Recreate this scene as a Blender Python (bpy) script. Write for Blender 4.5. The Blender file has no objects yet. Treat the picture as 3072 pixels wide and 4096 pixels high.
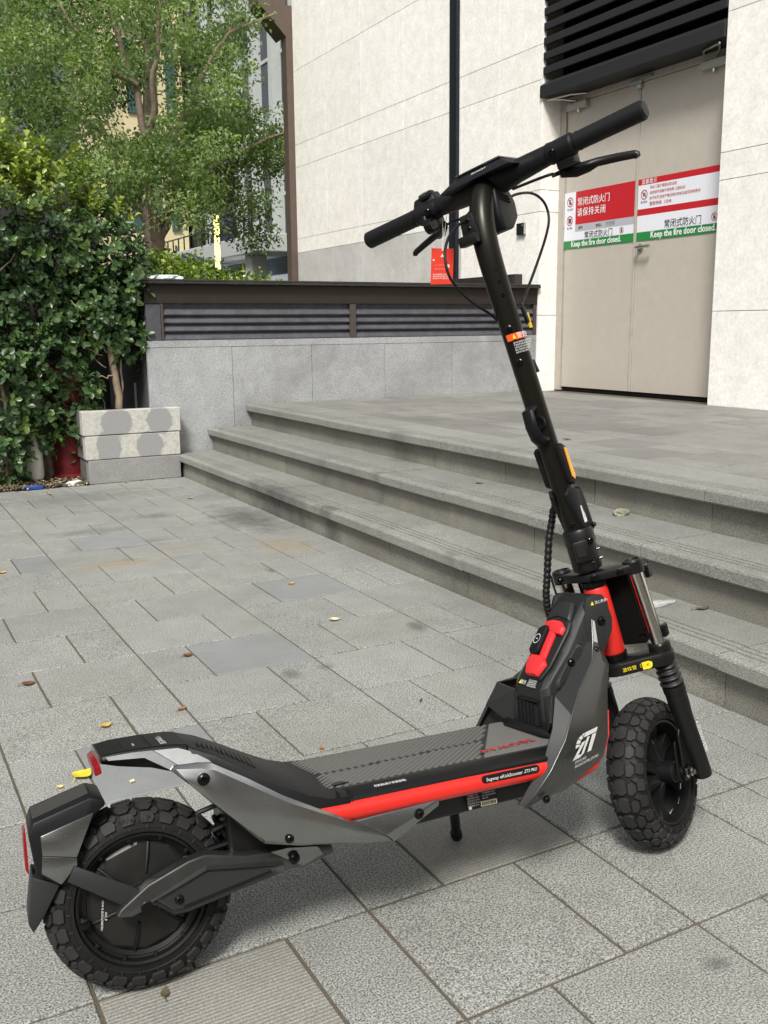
import bpy, bmesh, math, random
from mathutils import Vector, Matrix
R = math.radians
random.seed(7)
scene = bpy.context.scene
COL = scene.collection
# ------------------------------------------------------------------ camera
CAM_RIGHT = (0.875999, -0.482221, -0.009353)
CAM_UP = (0.099474, 0.161423, 0.981858)
CAM_POS = (0.0, 0.0, 0.97)
cam_data = bpy.data.cameras.new("camera")
cam = bpy.data.objects.new("camera", cam_data)
COL.objects.link(cam)
_r = Vector(CAM_RIGHT).normalized(); _u = Vector(CAM_UP).normalized(); _b = _r.cross(_u).normalized(); _u = _b.cross(_r)
cam.matrix_world = Matrix(((_r.x, _u.x, _b.x, CAM_POS[0]), (_r.y, _u.y, _b.y, CAM_POS[1]), (_r.z, _u.z, _b.z, CAM_POS[2]), (0, 0, 0, 1)))
cam_data.sensor_fit = 'VERTICAL'
cam_data.sensor_height = 24.0
cam_data.sensor_width = 18.0
cam_data.lens = 24.0 * 963.75 / 1024.0
cam_data.clip_start = 0.02
cam_data.clip_end = 1500
scene.camera = cam
scene.render.resolution_x = 768
scene.render.resolution_y = 1024
# ------------------------------------------------------------------ light: soft overcast daylight
world = bpy.data.worlds.new("World"); scene.world = world; world.use_nodes = True
wn = world.node_tree; wn.nodes.clear()
SUN_EL = R(50); SUN_AZ = R(220)      # azimuth measured clockwise from +Y
sky = wn.nodes.new("ShaderNodeTexSky"); sky.sky_type = 'NISHITA'; sky.sun_disc = False
sky.sun_elevation = SUN_EL; sky.sun_rotation = SUN_AZ
sky.air_density = 1.0; sky.dust_density = 4.0; sky.ozone_density = 1.0
hs = wn.nodes.new("ShaderNodeHueSaturation"); hs.inputs['Saturation'].default_value = 0.25
bg = wn.nodes.new("ShaderNodeBackground"); bg.inputs['Strength'].default_value = 0.118
wo = wn.nodes.new("ShaderNodeOutputWorld")
wn.links.new(sky.outputs[0], hs.inputs['Color']); wn.links.new(hs.outputs[0], bg.inputs[0]); wn.links.new(bg.outputs[0], wo.inputs[0])
sun_data = bpy.data.lights.new("sun", 'SUN'); sun_data.energy = 3.3; sun_data.angle = R(13); sun_data.color = (1.0, 0.965, 0.91)
sun = bpy.data.objects.new("sun", sun_data); COL.objects.link(sun)
_sd = Vector((math.sin(SUN_AZ) * math.cos(SUN_EL), math.cos(SUN_AZ) * math.cos(SUN_EL), math.sin(SUN_EL)))
sun.rotation_euler = _sd.to_track_quat('Z', 'Y').to_euler()
sun.location = (0, 0, 12)
vs = scene.view_settings
vs.view_transform = 'Standard'; vs.look = 'None'; vs.gamma = 1.0; vs.use_curve_mapping = False
vs.exposure = 0.24
scene.render.engine = 'CYCLES'

# ------------------------------------------------------------------ materials
def new_mat(name):
    m = bpy.data.materials.new(name); m.use_nodes = True
    nt = m.node_tree; b = nt.nodes['Principled BSDF']
    return m, nt, b

def N(nt, typ, **kw):
    n = nt.nodes.new(typ)
    for k, v in kw.items():
        if k in n.inputs.keys(): n.inputs[k].default_value = v
        else: setattr(n, k, v)
    return n

def pos_vec(nt, scale=(1, 1, 1)):
    g = N(nt, "ShaderNodeNewGeometry"); mp = N(nt, "ShaderNodeMapping")
    mp.inputs['Scale'].default_value = scale
    nt.links.new(g.outputs['Position'], mp.inputs['Vector'])
    return mp.outputs[0]

def ramp(nt, fac, stops):
    r = N(nt, "ShaderNodeValToRGB")
    cr = r.color_ramp
    while len(cr.elements) > len(stops): cr.elements.remove(cr.elements[-1])
    while len(cr.elements) < len(stops): cr.elements.new(0.5)
    for e, (p, c) in zip(cr.elements, stops):
        e.position = p; e.color = (c[0], c[1], c[2], 1) if hasattr(c, '__len__') else (c, c, c, 1)
    nt.links.new(fac, r.inputs[0])
    return r.outputs[0]

def mixc(nt, fac, a, b, mode='MIX'):
    m = N(nt, "ShaderNodeMix", data_type='RGBA', blend_type=mode)
    for sock, v in ((m.inputs[0], fac), (m.inputs[6], a), (m.inputs[7], b)):
        if hasattr(v, 'links') or hasattr(v, 'is_linked'): nt.links.new(v, sock)
        elif hasattr(v, '__len__'): sock.default_value = (v[0], v[1], v[2], 1)
        else: sock.default_value = v
    return m.outputs[2]

def noise(nt, vec, scale, detail=4, rough=0.6, dist=0.0):
    n = N(nt, "ShaderNodeTexNoise", Scale=scale, Detail=detail, Roughness=rough, Distortion=dist)
    nt.links.new(vec, n.inputs['Vector'])
    return n.outputs['Fac']

def bump(nt, b, h, strength, dist):
    bp = N(nt, "ShaderNodeBump", Strength=strength, Distance=dist)
    nt.links.new(h, bp.inputs['Height']); nt.links.new(bp.outputs[0], b.inputs['Normal'])
    return bp

def stone(name, col, speck=0.25, stain=0.25, rough=0.75, spscale=260, stain_col=(0.10, 0.095, 0.08), vary=0.12, warm=0.0, bump_s=0.25, ribs=None, spots=()):
    m, nt, b = new_mat(name)
    v = pos_vec(nt)
    lo = tuple(c * (1 - speck) for c in col); hi = tuple(min(1, c * (1 + speck)) for c in col)
    s1 = noise(nt, v, spscale, 2, 0.7)
    c = ramp(nt, s1, [(0.36, lo), (0.5, col), (0.64, hi)])
    vo = N(nt, "ShaderNodeTexVoronoi", Scale=spscale * 0.55); nt.links.new(v, vo.inputs['Vector'])
    fl = ramp(nt, vo.outputs['Distance'], [(0.0, (0.35, 0.35, 0.35)), (0.16, (0.9, 0.9, 0.9)), (0.3, (1, 1, 1))])
    c = mixc(nt, speck * 1.2, c, fl, 'MULTIPLY')
    s2 = noise(nt, v, 1.7, 6, 0.62, 0.4)
    f2 = ramp(nt, s2, [(0.42, 0.0), (0.72, 1.0)])
    mf = N(nt, "ShaderNodeMath", operation='MULTIPLY'); nt.links.new(f2, mf.inputs[0]); mf.inputs[1].default_value = stain
    c = mixc(nt, mf.outputs[0], c, stain_col)
    s3 = noise(nt, v, 9, 5, 0.7)
    f3 = ramp(nt, s3, [(0.3, (0.86, 0.86, 0.85)), (0.7, (1.1, 1.1, 1.1))])
    c = mixc(nt, 0.8, c, f3, 'MULTIPLY')
    for (sx_, sy_, rx_, ry_, col_, st_) in spots:      # old spills and dirt, each with its own outline
        mp = N(nt, "ShaderNodeMapping"); mp.inputs['Scale'].default_value = (1 / rx_, 1 / ry_, 0); mp.inputs['Location'].default_value = (-sx_ / rx_, -sy_ / ry_, 0)
        nt.links.new(v, mp.inputs[0]); ln = N(nt, "ShaderNodeVectorMath", operation='LENGTH'); nt.links.new(mp.outputs[0], ln.inputs[0])
        ad_ = N(nt, "ShaderNodeMath", operation='MULTIPLY_ADD'); nt.links.new(s3, ad_.inputs[0]); ad_.inputs[1].default_value = 1.6; nt.links.new(ln.outputs['Value'], ad_.inputs[2])
        sc_ = N(nt, "ShaderNodeMath", operation='MULTIPLY'); nt.links.new(ad_.outputs[0], sc_.inputs[0]); sc_.inputs[1].default_value = 0.5
        fm = ramp(nt, sc_.outputs[0], [(0.52, st_), (0.95, 0.0)])
        c = mixc(nt, fm, c, col_)
    oi = N(nt, "ShaderNodeObjectInfo")
    f4 = ramp(nt, oi.outputs['Random'], [(0.0, (1 - vary, 1 - vary, 1 - vary * 0.8)), (0.5, (1.0, 0.995, 0.985)), (1.0, (1 + vary, 1 + vary, 1 + vary * 1.05))])
    c = mixc(nt, 1.0, c, f4, 'MULTIPLY')
    h = s1
    if ribs:
        sx = N(nt, "ShaderNodeSeparateXYZ"); nt.links.new(v, sx.inputs[0])
        mm = N(nt, "ShaderNodeMath", operation='MULTIPLY'); nt.links.new(sx.outputs[ribs[0]], mm.inputs[0]); mm.inputs[1].default_value = 2 * math.pi / ribs[1]
        sn = N(nt, "ShaderNodeMath", operation='SINE'); nt.links.new(mm.outputs[0], sn.inputs[0])
        rr = ramp(nt, sn.outputs[0], [(0.0, (0.80, 0.80, 0.79)), (0.5, (1.03, 1.03, 1.02))])
        c = mixc(nt, 1.0, c, rr, 'MULTIPLY')
        ad = N(nt, "ShaderNodeMath", operation='ADD'); nt.links.new(sn.outputs[0], ad.inputs[0]); nt.links.new(s1, ad.inputs[1]); h = ad.outputs[0]
    nt.links.new(c, b.inputs['Base Color'])
    b.inputs['Roughness'].default_value = rough
    bump(nt, b, h, bump_s, 0.002)
    return m

def plain(name, col, rough=0.5, metal=0.0, spec=0.5, coat=0.0, grain=0.0, gscale=300, emis=None, estr=0.0, vary=0.0, alpha=1.0, trans=0.0, ior=1.45, dirt=0.0):
    m, nt, b = new_mat(name)
    b.inputs['Base Color'].default_value = (*col, 1)
    b.inputs['Roughness'].default_value = rough
    b.inputs['Metallic'].default_value = metal
    b.inputs['Specular IOR Level'].default_value = spec
    b.inputs['Coat Weight'].default_value = coat
    b.inputs['Transmission Weight'].default_value = trans
    b.inputs['IOR'].default_value = ior
    b.inputs['Alpha'].default_value = alpha
    if emis: b.inputs['Emission Color'].default_value = (*emis, 1); b.inputs['Emission Strength'].default_value = estr
    v = None
    if grain > 0:
        v = pos_vec(nt)
        s = noise(nt, v, gscale, 2, 0.5)
        bump(nt, b, s, grain, 0.0006)
    if dirt > 0:
        v = v or pos_vec(nt)
        s = noise(nt, v, 14, 6, 0.7, 0.3)
        f = ramp(nt, s, [(0.35, (1 - dirt, 1 - dirt, 1 - dirt)), (0.65, (1 + dirt * 0.5,) * 3)])
        c = mixc(nt, 1.0, col, f, 'MULTIPLY'); nt.links.new(c, b.inputs['Base Color'])
        rr = ramp(nt, s, [(0.3, rough * 0.85), (0.7, min(1, rough * 1.2))]); nt.links.new(rr, b.inputs['Roughness'])
    return m

def leaf_mat(name, cols, rough=0.4, trans=0.25, spec=0.5):
    m, nt, b = new_mat(name)
    at = N(nt, "ShaderNodeAttribute", attribute_name="tone")
    c = ramp(nt, at.outputs['Fac'], [(i / (len(cols) - 1), k) for i, k in enumerate(cols)])
    nt.links.new(c, b.inputs['Base Color']); b.inputs['Roughness'].default_value = rough
    b.inputs['Specular IOR Level'].default_value = spec
    tr = N(nt, "ShaderNodeBsdfTranslucent")
    c2 = mixc(nt, 1.0, c, (1.5, 1.7, 0.7), 'MULTIPLY'); nt.links.new(c2, tr.inputs['Color'])
    mx = N(nt, "ShaderNodeMixShader"); mx.inputs[0].default_value = trans
    out = nt.nodes['Material Output']
    nt.links.new(b.outputs[0], mx.inputs[1]); nt.links.new(tr.outputs[0], mx.inputs[2]); nt.links.new(mx.outputs[0], out.inputs['Surface'])
    return m

# ------------------------------------------------------------------ mesh helpers
class MB:
    """collects shapes and links them as one mesh object"""
    def __init__(s): s.v = []; s.f = []; s.m = []
    def add(s, verts, faces, mi=0):
        o = len(s.v); s.v += [tuple(p) for p in verts]; s.f += [tuple(o + i for i in f) for f in faces]; s.m += [mi] * len(faces); return s
    def box(s, a, b, mi=0):
        x0, y0, z0 = [min(p, q) for p, q in zip(a, b)]; x1, y1, z1 = [max(p, q) for p, q in zip(a, b)]
        return s.add([(x0, y0, z0), (x1, y0, z0), (x1, y1, z0), (x0, y1, z0), (x0, y0, z1), (x1, y0, z1), (x1, y1, z1), (x0, y1, z1)],
                     [(0, 3, 2, 1), (4, 5, 6, 7), (0, 1, 5, 4), (1, 2, 6, 5), (2, 3, 7, 6), (3, 0, 4, 7)], mi)
    def obox(s, c, x, y, z, hx, hy, hz, mi=0):
        c, x, y, z = Vector(c), Vector(x).normalized(), Vector(y).normalized(), Vector(z).normalized()
        P = [c + x * hx * i + y * hy * j + z * hz * k for k in (-1, 1) for i, j in ((-1, -1), (1, -1), (1, 1), (-1, 1))]
        return s.add(P, [(0, 3, 2, 1), (4, 5, 6, 7), (0, 1, 5, 4), (1, 2, 6, 5), (2, 3, 7, 6), (3, 0, 4, 7)], mi)
    def prism(s, pts, off, mi=0):
        """pts: closed loop of 3-D points; off: vector or list of per-point vectors"""
        n = len(pts); pts = [Vector(p) for p in pts]
        offs = [Vector(o) for o in off] if hasattr(off[0], '__len__') else [Vector(off)] * n
        return s.add(pts + [p + o for p, o in zip(pts, offs)], [tuple(range(n)), tuple(reversed(range(n, 2 * n)))] + [(i, n + i, n + (i + 1) % n, (i + 1) % n) for i in range(n)], mi)
    def tube(s, path, rad, seg=12, cap=True, mi=0, flat=1.0, up=None):
        path = [Vector(p) for p in path]; n = len(path)
        rad = rad if hasattr(rad, '__len__') else [rad] * n
        t0 = (path[1] - path[0]).normalized()
        a = Vector(up) if up else (Vector((0, 0, 1)) if abs(t0.z) < 0.9 else Vector((1, 0, 0)))
        nx = (a - t0 * a.dot(t0)).normalized(); vs_ = []
        for i, p in enumerate(path):
            t = (path[min(i + 1, n - 1)] - path[max(i - 1, 0)]).normalized()
            nx = (nx - t * nx.dot(t)).normalized(); ny = t.cross(nx)
            for k in range(seg):
                an = 2 * math.pi * k / seg
                vs_.append(p + (nx * math.cos(an) + ny * math.sin(an) * flat) * rad[i])
        fs = [(i * seg + k, i * seg + (k + 1) % seg, (i + 1) * seg + (k + 1) % seg, (i + 1) * seg + k) for i in range(n - 1) for k in range(seg)]
        if cap: fs += [tuple(reversed(range(seg))), tuple((n - 1) * seg + k for k in range(seg))]
        return s.add(vs_, fs, mi)
    def lathe(s, prof, c, axis, seg=32, mi=0, closed=False, ref=None):
        """prof: list of (radius, height along axis)"""
        c = Vector(c); ax = Vector(axis).normalized()
        a = Vector(ref) if ref else (Vector((0, 0, 1)) if abs(ax.z) < 0.9 else Vector((1, 0, 0)))
        nx = (a - ax * a.dot(ax)).normalized(); ny = ax.cross(nx); vs_ = []
        for r, h in prof:
            for k in range(seg):
                an = 2 * math.pi * k / seg
                vs_.append(c + ax * h + (nx * math.cos(an) + ny * math.sin(an)) * r)
        n = len(prof)
        fs = [(i * seg + k, i * seg + (k + 1) % seg, (i + 1) * seg + (k + 1) % seg, (i + 1) * seg + k) for i in range(n - 1) for k in range(seg)]
        if closed: fs += [((n - 1) * seg + k, (n - 1) * seg + (k + 1) % seg, (k + 1) % seg, k) for k in range(seg)]
        else: fs += [tuple(reversed(range(seg))), tuple((n - 1) * seg + k for k in range(seg))]
        return s.add(vs_, fs, mi)
    def build(s, name, mats, parent=None, smooth=None, bevel=0.0, seg=2, bang=28, kind=None, label=None, off=None):
        me = bpy.data.meshes.new(name)
        o_ = Vector(off) if off is not None else Vector((0, 0, 0))
        if parent is not None and 'base' in parent.keys() and off is None: o_ = Vector(parent['base'])
        me.from_pydata([tuple(Vector(v) - o_) for v in s.v], [], s.f)
        for m in (mats if isinstance(mats, (list, tuple)) else [mats]): me.materials.append(m)
        me.polygons.foreach_set('material_index', s.m)
        bm = bmesh.new(); bm.from_mesh(me)
        bmesh.ops.remove_doubles(bm, verts=bm.verts, dist=1e-5)
        bmesh.ops.recalc_face_normals(bm, faces=bm.faces)
        if bevel > 0:
            es = [e for e in bm.edges if len(e.link_faces) == 2 and e.calc_face_angle(0) > R(bang)]
            bmesh.ops.bevel(bm, geom=es, offset=bevel, offset_type='OFFSET', segments=seg, profile=0.5, affect='EDGES', clamp_overlap=True)
        bm.to_mesh(me); bm.free()
        if smooth is not None:
            me.polygons.foreach_set('use_smooth', [True] * len(me.polygons))
            me.set_sharp_from_angle(angle=R(smooth))
        ob = bpy.data.objects.new(name, me); COL.objects.link(ob)
        if parent is not None:
            ob.parent = parent
            if 'base' in parent.keys(): ob['base'] = list(parent['base'])
        if kind: ob['kind'] = kind
        if label: ob['label'] = label
        return ob

def thing(name, label, cat, loc=(0, 0, 0), group=None, kind=None):
    o = bpy.data.objects.new(name, None); COL.objects.link(o)
    o.empty_display_size = 0.1
    o.location = loc; o['base'] = list(loc)
    if kind: o['kind'] = kind
    if label: o['label'] = label
    if cat: o['category'] = cat
    if group: o['group'] = group
    return o

def tag(o, label, cat, group=None):
    o['label'] = label; o['category'] = cat
    if group: o['group'] = group
    return o

def recentre(o):
    """put the origin of a single-mesh thing at its base"""
    vs_ = o.data.vertices
    if not vs_: return o
    c = sum((v.co for v in vs_), Vector()) / len(vs_); c.z = min(v.co.z for v in vs_)
    for v in vs_: v.co -= c
    o.location = c; return o

def text_mesh(name, s, size, o, xd, yd, mat, parent=None, align='LEFT', lift=0.0008, bold=0.0, spacing=1.0, base=None):
    cu = bpy.data.curves.new('txt', 'FONT'); cu.body = s; cu.size = 1.0; cu.align_x = align
    cu.resolution_u = 2; cu.offset = bold if s.isascii() else 0.0; cu.space_character = spacing
    ob = bpy.data.objects.new('txt', cu); COL.objects.link(ob)
    dg = bpy.context.evaluated_depsgraph_get(); dg.update()
    me = bpy.data.meshes.new_from_object(ob.evaluated_get(dg))
    bpy.data.objects.remove(ob); bpy.data.curves.remove(cu)
    if bold > 0 and not s.isascii():
        bm = bmesh.new(); bm.from_mesh(me)
        g_ = bmesh.ops.duplicate(bm, geom=bm.verts[:] + bm.edges[:] + bm.faces[:])
        for e in g_['geom']:
            if isinstance(e, bmesh.types.BMVert): e.co.x += bold * 0.9; e.co.z = 0.00022 / size
        bm.to_mesh(me); bm.free()
    o, xd, yd = Vector(o), Vector(xd), Vector(yd)
    n = xd.cross(yd).normalized()
    b = Vector(base) if base is not None else (Vector(parent['base']) if parent is not None and 'base' in parent.keys() else Vector())
    for v in me.vertices: v.co = o + xd * (v.co.x * size) + yd * (v.co.y * size) + n * (lift + v.co.z * size) - b
    me.materials.clear(); me.materials.append(mat)
    r = bpy.data.objects.new(name, me); COL.objects.link(r)
    if parent is not None:
        r.parent = parent
        if 'base' in parent.keys(): r['base'] = list(parent['base'])
    return r
# ================================================================== SETTING
DK = (0.075, 0.075, 0.07); RU = (0.24, 0.19, 0.11)
PAVE_SPOTS = ((1.72, 4.62, 0.17, 0.42, DK, 0.75), (0.98, 4.35, 0.25, 0.10, DK, 0.5), (0.95, 4.72, 0.22, 0.09, DK, 0.45), (1.05, 5.75, 0.55, 0.28, DK, 0.4), (1.35, 4.95, 0.10, 0.10, DK, 0.5), (1.66, 3.95, 0.14, 0.22, RU, 0.55), (0.92, 3.98, 0.22, 0.10, RU, 0.6), (1.25, 4.15, 0.12, 0.05, RU, 0.45), (1.55, 2.62, 0.03, 0.06, DK, 0.7), (1.02, 2.42, 0.03, 0.045, DK, 0.6), (1.13, 2.42, 0.035, 0.035, DK, 0.5), (1.08, 0.92, 0.03, 0.02, DK, 0.7), (1.42, 3.55, 0.02, 0.04, DK, 0.8))
STEP_SPOTS = ((1.87, 4.55, 0.05, 0.45, DK, 0.8), (1.88, 3.95, 0.04, 0.10, DK, 0.8), (2.11, 3.9, 0.03, 0.06, DK, 0.5), (2.4, 4.2, 0.05, 0.12, DK, 0.4), (1.87, 2.9, 0.03, 0.05, DK, 0.4))
M_pave = stone('granite_paving', (0.246, 0.252, 0.236), 0.75, 0.28, 0.8, 300, vary=0.05, spots=PAVE_SPOTS)
M_pave_d = stone('smooth_bluish_slab', (0.235, 0.246, 0.243), 0.10, 0.25, 0.6, 330, vary=0.08, bump_s=0.1)
M_pave_r = stone('ribbed_slab', (0.268, 0.268, 0.243), 0.3, 0.15, 0.75, 330, vary=0.05, ribs=('Y', 0.0075), bump_s=0.3)
M_step = stone('step_granite', (0.228, 0.233, 0.212), 0.5, 0.38, 0.8, 300, vary=0.07, spots=STEP_SPOTS)
M_riser = stone('riser_granite', (0.205, 0.20, 0.17), 0.45, 0.45, 0.85, 300, vary=0.10, stain_col=(0.07, 0.065, 0.05), spots=STEP_SPOTS)
M_land = stone('landing_stone', (0.203, 0.202, 0.188), 0.28, 0.45, 0.75, 240, vary=0.15)
M_bed = stone('joint_sand', (0.095, 0.078, 0.055), 0.5, 0.3, 0.95, 500, bump_s=0.6)
M_soil = stone('soil', (0.055, 0.043, 0.028), 0.6, 0.3, 0.95, 120, bump_s=1.0)
M_gwall = stone('planter_granite', (0.35, 0.36, 0.365), 0.38, 0.65, 0.7, 210, vary=0.035, stain_col=(0.17, 0.17, 0.17))
M_lime = stone('facade_limestone', (0.88, 0.865, 0.815), 0.07, 0.14, 0.75, 42, vary=0.03, stain_col=(0.64, 0.615, 0.54), bump_s=0.1)
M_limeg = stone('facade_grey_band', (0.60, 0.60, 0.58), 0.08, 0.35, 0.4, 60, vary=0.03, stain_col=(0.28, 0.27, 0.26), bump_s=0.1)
M_louv = plain('louver_metal', (0.085, 0.086, 0.10), 0.55, 0.2, grain=0.2, dirt=0.25)
M_louvd = plain('louver_dark_metal', (0.022, 0.022, 0.025), 0.5, 0.2)
M_cope = plain('coping_metal', (0.045, 0.042, 0.04), 0.35, 0.3, dirt=0.3)
M_fascia = plain('fascia_bronze', (0.030, 0.023, 0.019), 0.5, 0.2, dirt=0.15)
M_bronze = plain('bronze_trim', (0.13, 0.095, 0.078), 0.45, 0.25, dirt=0.1)
M_void = plain('dark_void', (0.006, 0.006, 0.006), 0.9)
M_pipe = plain('black_channel', (0.012, 0.014, 0.02), 0.4, 0.2)
M_door = plain('door_paint', (0.47, 0.43, 0.37), 0.45, 0.0, grain=0.15, gscale=160, dirt=0.05)
M_doorf = plain('door_frame_paint', (0.42, 0.38, 0.33), 0.5, dirt=0.1)
M_steel = plain('steel', (0.55, 0.55, 0.54), 0.28, 1.0)
M_steeld = plain('painted_closer', (0.42, 0.41, 0.37), 0.4, 0.4)
M_red = plain('sticker_red', (0.50, 0.012, 0.02), 0.45)
M_white = plain('sticker_white', (0.74, 0.75, 0.80), 0.45)
M_green = plain('sticker_green', (0.02, 0.22, 0.05), 0.45)
M_grey = plain('sticker_grey', (0.42, 0.43, 0.46), 0.45)
M_ink = plain('ink_black', (0.015, 0.015, 0.015), 0.5)
M_inkr = plain('ink_red', (0.45, 0.03, 0.03), 0.5)
M_txtw = plain('print_white', (0.8, 0.8, 0.8), 0.5)

rnd = random.Random(11)
def slab(parent, name, mat, x0, x1, y0, y1, ztop, th, gap=0.004, bev=0.002, tilt=0.0012):
    g = gap / 2
    cx, cy = (x0 + x1) / 2, (y0 + y1) / 2
    me = bpy.data.meshes.new(name)
    hx, hy = (x1 - x0) / 2 - g, (y1 - y0) / 2 - g
    b = bev; jit = lambda: rnd.uniform(-0.0006, 0.0006)
    V = []
    for (sx, sy) in ((-1, -1), (1, -1), (1, 1), (-1, 1)): V.append((sx * hx, sy * hy, -th))
    for (sx, sy) in ((-1, -1), (1, -1), (1, 1), (-1, 1)): V.append((sx * hx + jit(), sy * hy + jit(), -b))
    for (sx, sy) in ((-1, -1), (1, -1), (1, 1), (-1, 1)): V.append((sx * (hx - b), sy * (hy - b), rnd.uniform(-tilt, tilt) * 0.5))
    F = [(8, 9, 10, 11), (3, 2, 1, 0)] + [(i, (i + 1) % 4, 4 + (i + 1) % 4, 4 + i) for i in range(4)] + [(4 + i, 4 + (i + 1) % 4, 8 + (i + 1) % 4, 8 + i) for i in range(4)]
    me.from_pydata(V, [], F); me.materials.append(mat)
    o = bpy.data.objects.new(name, me); COL.objects.link(o)
    base = Vector(parent['base']) if 'base' in parent.keys() else Vector()
    o.parent = parent; o.location = Vector((cx, cy, ztop + rnd.uniform(-tilt, tilt) * 0.5)) - base
    return o

# ground sheet to the horizon
g = MB(); g.box((-300, -300, -0.6), (300, 300, -0.05)).build('ground', stone('distant_asphalt', (0.09, 0.09, 0.088), 0.2, 0.2, 0.9, 40), kind='structure')

# paving in front of the steps
pavement = MB().add([(-5, -4, -0.004), (1.884, -4, -0.004), (1.884, 6.19, -0.004), (-5, 6.19, -0.004), (-5, -4, -0.05), (1.884, -4, -0.05), (1.884, 6.19, -0.05), (-5, 6.19, -0.05)],
                    [(0, 1, 2, 3), (7, 6, 5, 4), (0, 4, 5, 1), (1, 5, 6, 2), (2, 6, 7, 3), (3, 7, 4, 0)]).build('pavement', M_bed, kind='structure')
XC = [0.226 + 0.4530 * k for k in range(-4, 5)]
XC = [-1.586, -1.133, -0.68, -0.227, 0.227, 0.680, 1.133, 1.586, 1.886]
dark = {(6, 5, 1), (7, 7, 1), (7, -99, 0), (5, 3, 1), (5, 10, 0), (6, 13, 0)}
def col_of(x0): return min(range(len(XC)), key=lambda i: abs(XC[i] - x0))
for r in range(-3, 18):
    y0 = 1.0095 + 0.3003 * r; y1 = min(y0 + 0.3003, 6.185)
    if y1 - y0 < 0.05: continue
    for ci in range(len(XC) - 1):
        a, b_ = XC[ci], XC[ci + 1]
        # keep only what can be seen from in front of the steps
        if b_ < 0.22 * y0 - 0.75: continue
        if y1 < 0.55: continue
        cut = a + (0.151 if r % 2 else 0.302)
        parts = [(a, cut), (cut, b_)] if cut < b_ - 0.06 else [(a, b_)]
        for k, (p, q) in enumerate(parts):
            mat = M_pave
            if (ci, r, k) in ((5, 5, 1), (6, 7, 1), (4, 3, 1), (3, 8, 1), (4, 10, 1), (5, 11, 1)): mat = M_pave_d
            if (ci, r, k) in ((5, 1, 1), (4, 0, 0), (6, -1, 1)): mat = M_pave_r
            slab(pavement, 'paving_slab', mat, p, q, y0, y1, 0.0, 0.03, gap=0.0058 + rnd.uniform(-0.0014, 0.0014))

# ------------------------------------------------------------------ steps
steps = thing('stone_steps', 'wide grey granite steps with three treads rising from the paving to the door landing', 'steps', (2.3, 2.0, 0))
YB, YF = 6.315, -2.0
def tread(x0, x1, zt, zb, joints, grooves=True):
    ys = [YF] + joints + [YB]
    for ya, yb in zip(ys[:-1], ys[1:]):
        g_ = 0.0018
        prof = [(x0 + 0.006, zb), (x0, zb + 0.006), (x0, zt - 0.009), (x0 + 0.004, zt - 0.003), (x0 + 0.011, zt)]
        if grooves:
            for gx in (x0 + 0.045, x0 + 0.072, x0 + 0.099):
                prof += [(gx, zt), (gx + 0.0006, zt - 0.008), (gx + 0.0074, zt - 0.008), (gx + 0.008, zt)]
        prof += [(x1, zt), (x1, zb)]
        dz = rnd.uniform(-0.0015, 0.0015); dx = rnd.uniform(-0.0015, 0.0015)
        m = MB(); m.prism([(x + dx, ya + g_, z + dz) for x, z in prof], (0, yb - ya - 2 * g_, 0))
        m.build('tread_slab', M_step, steps)
def riser(xf, z0, z1, joints, m_=M_riser):
    ys = [YF] + joints + [YB]
    for ya, yb in zip(ys[:-1], ys[1:]):
        m = MB(); dx = rnd.uniform(-0.001, 0.001)
        m.box((xf + dx, ya + 0.0015, z0), (xf + 0.03, yb - 0.0015, z1)); m.build('riser_slab', m_, steps)
J1 = [2.81 + 0.589 * k for k in range(-8, 6)]
J2 = [2.747 + 0.574 * k for k in range(-8, 6)]
J3 = [3.33 + 0.571 * k for k in range(-9, 5)]
fix = lambda J: [j for j in J if YF + 0.1 < j < YB - 0.1]
tread(1.855, 2.129, 0.150, 0.103, fix(J1)); riser(1.888, -0.02, 0.1025, fix(J1))
tread(2.100, 2.419, 0.300, 0.253, fix(J2)); riser(2.130, 0.13, 0.2525, fix(J2))
tread(2.380, 2.690, 0.447, 0.400, fix(J3)); riser(2.420, 0.28, 0.3995, fix(J3))
MB().box((1.92, YF, -0.05), (2.13, YB, 0.10)).box((2.162, YF, -0.05), (2.418, YB, 0.25)).box((2.452, YF, -0.05), (2.68, YB, 0.397)).build('core', M_bed, steps)
# landing
landing = MB().box((2.69, YF, -0.05), (5.3, YB, 0.438)).build('landing', M_bed, kind='structure')
xs = [2.691, 3.14, 3.59, 4.04, 4.49, 4.879]
for r in range(0, 28):
    y0 = YF + 0.2998 * r; y1 = min(y0 + 0.2998, YB)
    if y1 - y0 < 0.03: continue
    for i in range(5):
        a, b_ = xs[i], xs[i + 1]
        cut = a + (0.15 if (r + i) % 2 else 0.30)
        for p, q in ((a, cut), (cut, b_)):
            if y1 < 1.2: continue
            slab(landing, 'landing_slab', M_land, p, q, y0, y1, 0.447, 0.03, gap=0.004, tilt=0.0022)

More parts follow.
